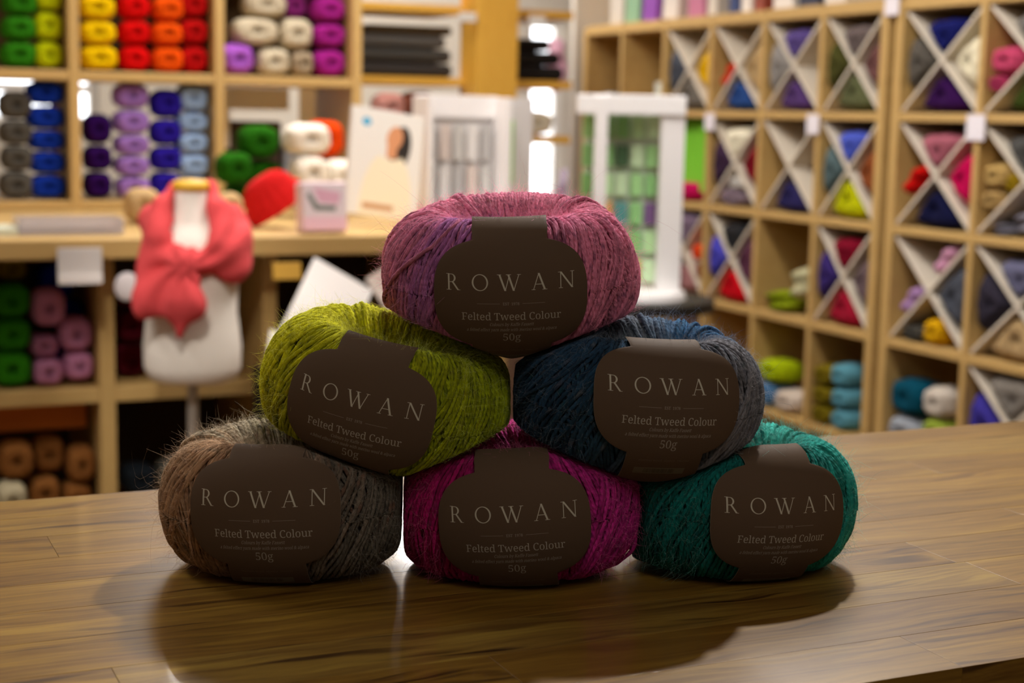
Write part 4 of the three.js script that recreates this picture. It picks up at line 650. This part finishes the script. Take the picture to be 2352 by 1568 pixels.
// clear tray with papers, ticket hanging over the edge
{
  const g = thing('paper_tray', 'shallow clear tray of pale papers on the worktop edge', 'tray', [0.49, 0.926, -3.26]);
  part('tray_floor', box(0.2, 0.004, 0.1, 0.001), mat('#dcd8d8', 0.3), g, [0, 0.002, 0]);
  part('paper_pile', box(0.185, 0.014, 0.09, 0.001), mat('#c8bcae', 0.7), g, [0, 0.011, 0]);
  for (const s of [-1, 1]) { part('tray_side', box(0.2, 0.03, 0.003, 0.001), mat('#e8e6ea', 0.15, { transmission: 0.7, thickness: 0 }), g, [0, 0.017, s * 0.0515]); part('tray_side', box(0.003, 0.03, 0.1, 0.001), mat('#e8e6ea', 0.15, { transmission: 0.7, thickness: 0 }), g, [s * 0.1015, 0.017, 0]); }
  single('paper_pad', box(0.1, 0.016, 0.1, 0.001), mat('#cdd2bc', 0.7), 'pale green paper pad at the worktop corner', 'paper pad', [0.335, 0.9335, -3.25]);
  const tk = thing('shelf_ticket', 'pale ticket in a clear holder hanging below the worktop edge', 'ticket', [0.487, 0.876, -3.102]);
  part('ticket_holder', box(0.084, 0.066, 0.004, 0.001), mat('#d6d0ca', 0.4), tk); part('ticket_lip', box(0.084, 0.018, 0.004, 0.001), mat('#efe8e2', 0.4), tk, [0, -0.028, 0.005]);
  single('round_tag', new THREE.SphereGeometry(0.026, 20, 14).scale(1, 1.1, 0.25), mat('#d8d0d0', 0.6), 'round white swing tag beside the coral shawl', 'tag', [0.581, 0.829, -3.12]);
  single('storage_basket', box(0.24, 0.055, 0.02, 0.004), mat('#d0741c', 0.8), 'orange brown basket front on the lowest shelf above brown yarn', 'basket', [0.41, 0.538, -3.33]);
}
// loose pattern leaflets under the worktop
for (const [x, y, z, rx, ry, rz, w, h, c, label] of [[0.965, 0.775, -3.04, -0.5, 0.1, -0.55, 0.14, 0.2, '#e6e0da', 'large grey white leaflet slanting under the worktop'], [1.0, 0.66, -2.965, -1.1, 0, 0.03, 0.17, 0.09, '#f6f0ea', 'white leaflet lying flat in front of the slanting one'], [0.868, 0.70, -3.0, -0.9, 0.2, -0.3, 0.075, 0.11, '#cfcabc', 'greenish grey leaflet at the mannequin side'], [1.15, 0.79, -3.09, -0.3, -0.3, 0.5, 0.085, 0.16, '#f0dfd2', 'cream leaflet beside the dusty pink ball'], [1.085, 0.70, -3.085, -0.4, 0, 0.2, 0.09, 0.07, '#c8922c', 'ochre card between the leaflets'], [0.9, 0.855, -3.1, -0.2, 0, 0, 0.06, 0.035, '#c4983e', 'small ochre label just under the worktop edge']])
  { const m = single('pattern_leaflet', box(w, h, 0.004, 0.001), mat(c, 0.35), label, 'leaflet', [x, y, z], [rx, ry, rz]); m.userData.group = 'pattern leaflets under the worktop'; }
{
  const g = thing('leaflet_bin', 'dark low bin holding the pattern leaflets', 'bin', [1.0, 0, -3.03]);
  part('bin_front', box(0.34, 0.63, 0.012), mat('#1e1a18', 0.7), g, [0, 0.315, 0.07]); part('bin_back', box(0.34, 0.66, 0.012), mat('#1e1a18', 0.7), g, [0, 0.33, -0.07]);
  for (const s of [-1, 1]) part('bin_side', box(0.012, 0.66, 0.13), mat('#1e1a18', 0.7), g, [s * 0.164, 0.33, 0]); part('bin_floor', box(0.31, 0.012, 0.12), mat('#1e1a18', 0.7), g, [0, 0.6, 0]);
}
// ---------------------------------------------------------------- mannequin with coral shawl
{
  const base = [0.652, 0.675, -2.87], g = thing('mannequin', 'small white half torso mannequin on a pole with yellow wooden neck cap', 'mannequin', [base[0], 0, base[2]], -20 * DEG);
  const rings = [[0, 0.03], [0.001, 0.062], [0.008, 0.08], [0.03, 0.0895], [0.068, 0.0905], [0.1, 0.087], [0.133, 0.083], [0.165, 0.084], [0.197, 0.087], [0.23, 0.09], [0.255, 0.089], [0.275, 0.078], [0.29, 0.054], [0.302, 0.036], [0.32, 0.031], [0.34, 0.029], [0.358, 0.029]];
  const nu = 48, pos = [], idx = [];
  rings.forEach(([y, r]) => { for (let i = 0; i <= nu; i++) { const a = (i / nu) * 2 * Math.PI, bust = 0.012 * Math.exp(-(((y - 0.215) / 0.035) ** 2)) * Math.max(0, Math.sin(a)) * (0.5 + 0.5 * Math.cos(4 * (a - 0.9))), flat = y > 0.29 ? 0.95 : 0.66; pos.push(r * Math.cos(a), y, flat * r * Math.sin(a) + bust); } });
  for (let j = 0; j < rings.length - 1; j++) for (let i = 0; i < nu; i++) { const a = j * (nu + 1) + i, b = a + nu + 1; idx.push(a, b, a + 1, b, b + 1, a + 1); }
  const geo = new THREE.BufferGeometry(); geo.setAttribute('position', new THREE.Float32BufferAttribute(pos, 3)); geo.setIndex(idx); geo.computeVertexNormals();
  part('torso', geo, mat('#eee6da', 0.75), g, [0, base[1], 0]);
  part('neck_cap', new THREE.LatheGeometry([[0, 0], [0.03, 0], [0.033, 0.004], [0.033, 0.012], [0.029, 0.019], [0, 0.022]].map(([a, b]) => new THREE.Vector2(a, b)), 36), mat('#e0b030', 0.5), g, [0, base[1] + 0.356, 0]).userData.label = 'yellow wooden neck cap';
  part('pole', new THREE.CylinderGeometry(0.0105, 0.0105, base[1] + 0.01, 20), mat('#b9b2a8', 0.35, { metalness: 0.5 }), g, [0, (base[1] + 0.01) / 2, 0]);
  part('foot_plate', new THREE.CylinderGeometry(0.11, 0.12, 0.014, 40), mat('#8d8880', 0.4, { metalness: 0.5 }), g, [0, 0.007, 0]);
  // shawl: a draped wrap with a front knot and two pointed tails, one continuous cloth
  const torsoRadius = (y) => { for (let i = 1; i < rings.length; i++) if (y <= rings[i][0]) return mix(rings[i - 1][1], rings[i][1], clamp((y - rings[i - 1][0]) / (rings[i][0] - rings[i - 1][0]))); return 0.033; };
  const R = 84, S = 0.2, mc = new MarchingCubes(R, mat('#d9494c', 1), false, false, 160000); mc.isolation = 0;
  const sm = (a, b, k) => { const h = clamp(0.5 + 0.5 * (b - a) / k); return mix(b, a, h) - k * h * (1 - h); };
  const cap = (p, a, b, ra, rb, sz = 1) => { const q = [p[0], p[1], p[2] * sz], A = [a[0], a[1], a[2] * sz], B = [b[0], b[1], b[2] * sz]; const d = [0, 1, 2].map((i) => B[i] - A[i]), l = d[0] ** 2 + d[1] ** 2 + d[2] ** 2, h = clamp(((q[0] - A[0]) * d[0] + (q[1] - A[1]) * d[1] + (q[2] - A[2]) * d[2]) / l); return (Math.hypot(q[0] - A[0] - d[0] * h, q[1] - A[1] - d[1] * h, q[2] - A[2] - d[2] * h) - mix(ra, rb, h)) / Math.max(1, sz); };
  const ell = (p, c, r) => { const k = Math.hypot((p[0] - c[0]) / r[0], (p[1] - c[1]) / r[1], (p[2] - c[2]) / r[2]); return (k - 1) * Math.min(...r); };
  for (let z = 0; z < R; z++) for (let y = 0; y < R; y++) for (let x = 0; x < R; x++) {
    const p = [((x - R / 2) / (R / 2)) * S, ((y - R / 2) / (R / 2)) * S + 0.235, ((z - R / 2) / (R / 2)) * S];
    let d = 1; const add = (e, k = 0.018) => { d = sm(d, e, k); };
    add(cap(p, [-0.054, 0.27, 0.052], [-0.05, 0.33, 0.016], 0.02, 0.014)); add(cap(p, [-0.05, 0.33, 0.016], [-0.03, 0.358, -0.03], 0.014, 0.012)); add(cap(p, [-0.03, 0.358, -0.03], [0.03, 0.358, -0.03], 0.012, 0.012)); add(cap(p, [0.03, 0.358, -0.03], [0.052, 0.325, 0.014], 0.012, 0.016)); add(cap(p, [0.052, 0.325, 0.014], [0.056, 0.26, 0.054], 0.016, 0.022));
    add(ell(p, [-0.054, 0.262, 0.0], [0.036, 0.056, 0.06])); add(ell(p, [0.074, 0.25, 0.0], [0.04, 0.062, 0.066])); add(cap(p, [0.075, 0.225, 0.03], [0.0, 0.232, 0.07], 0.03, 0.024));
    add(cap(p, [-0.052, 0.24, 0.03], [-0.01, 0.232, 0.07], 0.03, 0.024)); add(cap(p, [-0.07, 0.3, -0.03], [0.07, 0.3, -0.03], 0.03, 0.03));
    add(ell(p, [-0.004, 0.23, 0.083], [0.024, 0.024, 0.02]), 0.01);
    add(cap(p, [-0.058, 0.24, 0.035], [-0.07, 0.17, 0.066], 0.028, 0.028, 1.3), 0.02); add(cap(p, [-0.02, 0.205, 0.082], [-0.064, 0.162, 0.078], 0.02, 0.036, 1.9), 0.012);
    add(cap(p, [-0.004, 0.205, 0.088], [0.0, 0.165, 0.09], 0.018, 0.034, 1.9), 0.012); add(cap(p, [0.0, 0.165, 0.09], [-0.01, 0.098, 0.085], 0.034, 0.006, 1.9), 0.012);
    const fold = 0.0022 * Math.sin(70 * Math.hypot(p[0] * 1.0 - 0.0, (p[1] - 0.31) * 0.35) + 9 * Math.atan2(p[0], p[1] - 0.225));
    const tr = torsoRadius(p[1]) + 0.0025, tz = (p[1] > 0.285 ? 0.97 : p[2] > 0 ? 0.66 : 0.66) * tr + (p[2] > 0 ? 0.0115 * Math.exp(-(((p[1] - 0.215) / 0.037) ** 2)) : 0), td = (Math.hypot(p[0] / tr, p[2] / tz) - 1) * tz;
    mc.field[x + y * R + z * R * R] = -Math.max(d + fold, p[1] > -0.01 && p[1] < 0.382 ? -td : -1);
  }
  mc.update();
  const sg = new THREE.BufferGeometry(); sg.setAttribute('position', new THREE.Float32BufferAttribute(Array.from(mc.positionArray.slice(0, mc.count * 3)).map((v) => v * S), 3)); sg.setAttribute('normal', new THREE.Float32BufferAttribute(Array.from(mc.normalArray.slice(0, mc.count * 3)), 3));
  const shawl = single('shawl', sg, mat('#d9494c', 1, { sheen: 0.4, sheenColor: new THREE.Color('#a04040') }), 'coral knitted shawl knotted round the white mannequin', 'shawl', [base[0], base[1] + 0.235, base[2]], [0, -20 * DEG, 0]);
  shawl.geometry.computeBoundingBox();
}
// ---------------------------------------------------------------- white display racks
{
  const wht = mat('#e9e5e4', 0.5), grey = mat('#bdb8b4', 0.6);
  { const q = thing('plinth', 'pale plinth under the white needle rack', 'plinth', [1.66, 0, -3.93]); part('plinth_body', box(0.38, 0.9, 0.26), mat('#6e5340', 0.7), q, [0, 0.45, 0]); part('plinth_top', box(0.4, 0.024, 0.28), birch, q, [0, 0.912, 0]); }
  const g = thing('needle_rack', 'white upright needle rack with a header board on the worktop', 'display rack', [1.61, 0.925, -3.92]);
  part('back_board', box(0.232, 0.3, 0.01), wht, g, [0, 0.15, -0.02]); part('header', box(0.232, 0.06, 0.016), wht, g, [0, 0.274, -0.006]);
  for (const s of [-1, 1]) part('side_board', box(0.014, 0.3, 0.12), wht, g, [s * 0.112, 0.15, 0.03]); part('tray', box(0.21, 0.012, 0.12), wht, g, [0, 0.008, 0.04]);
  part('wing_board', box(0.1, 0.3, 0.01), mat('#cfcac8', 0.5), g, [0.18, 0.15, -0.02]);
  const cols = ['#b9b6b2', '#d2cecb', '#a9a6a4', '#c6b8b0'];
  for (let r = 0; r < 2; r++) for (let c = 0; c < 5; c++) single('needle_packet', box(0.032, 0.096, 0.01, 0.002), mat(cols[(r * 2 + c) % 4], 0.4), `${['lower', 'upper'][r]} row needle packet, ${['first', 'second', 'third', 'fourth', 'fifth'][c]} along the white needle rack`, 'packet', [1.53 + c * 0.04, 0.995 + r * 0.11, -3.912], null, 'needle packets on the white rack');
  single('needle_sleeve', box(0.028, 0.17, 0.012, 0.002), mat('#7cc030', 0.4), 'bright green packet on the wing of the needle rack', 'packet', [1.762, 1.08, -3.925]);
  // spinner with green packets
  const s = thing('spinner_rack', 'white revolving accessory rack with green packets on a round base', 'display rack', [1.79, 0.757, -3.29], -24 * DEG);
  const sw = mat('#f2f0ef', 0.45);
  part('base_disc', new THREE.CylinderGeometry(0.12, 0.125, 0.016, 48), sw, s, [0.02, 0.008, 0.02]);
  part('core_panel', box(0.19, 0.44, 0.012), mat('#dfe6d8', 0.6), s, [-0.01, 0.245, -0.03]);
  part('side_post', box(0.056, 0.455, 0.06), sw, s, [0.098, 0.2435, 0.02]); part('side_post', box(0.03, 0.455, 0.03), sw, s, [-0.07, 0.2435, 0.045]);
  part('header', box(0.252, 0.045, 0.07), sw, s, [-0.0, 0.452, 0.022]); part('hub', new THREE.CylinderGeometry(0.02, 0.02, 0.03, 24), sw, s, [0, 0.02, 0]);
  const pc = ['#a8dc94', '#c0e6ac', '#94cc84', '#d0ecc0', '#8cc47a'], odd = { '2,1': '#d8a030', '2,2': '#5a9a98', '2,4': '#7a5a8a', '0,2': '#4a6a4a', '4,3': '#d8c040', '2,0': '#d86a20' };
  s.updateMatrixWorld(true);
  for (let r = 0; r < 6; r++) for (let c = 0; c < 5; c++) {
    const p = new THREE.Vector3(-0.095 + c * 0.036 + (c > 0 ? 0.008 : 0), 0.06 + r * 0.068, -0.012).applyMatrix4(s.matrixWorld), k = `${4 - r},${c}`;
    single('accessory_packet', box(0.03, 0.052, 0.012, 0.002), mat(odd[k] ?? pc[(r * 3 + c * 2) % 5], 0.35), `${odd[k] ? 'odd coloured' : 'green'} packet, ${['lowest', 'second lowest', 'third lowest', 'third highest', 'second highest', 'highest'][r]} row, ${['first', 'second', 'third', 'fourth', 'fifth'][c]} on the revolving rack`, 'packet', p.toArray(), [0, -24 * DEG, 0], 'packets on the revolving rack');
  }
  const tb = thing('side_table', 'black round side table under the revolving rack', 'table', [1.8, 0, -3.26]);
  part('table_top', new THREE.CylinderGeometry(0.19, 0.19, 0.025, 56), mat('#1c1a19', 0.5), tb, [0, 0.7435, 0]); part('pedestal', new THREE.CylinderGeometry(0.03, 0.04, 0.72, 24), mat('#1c1a19', 0.5), tb, [0, 0.37, 0]); part('foot', new THREE.CylinderGeometry(0.16, 0.17, 0.02, 48), mat('#1c1a19', 0.5), tb, [0, 0.01, 0]);
}
shade(scene);
renderer.render(scene, camera);
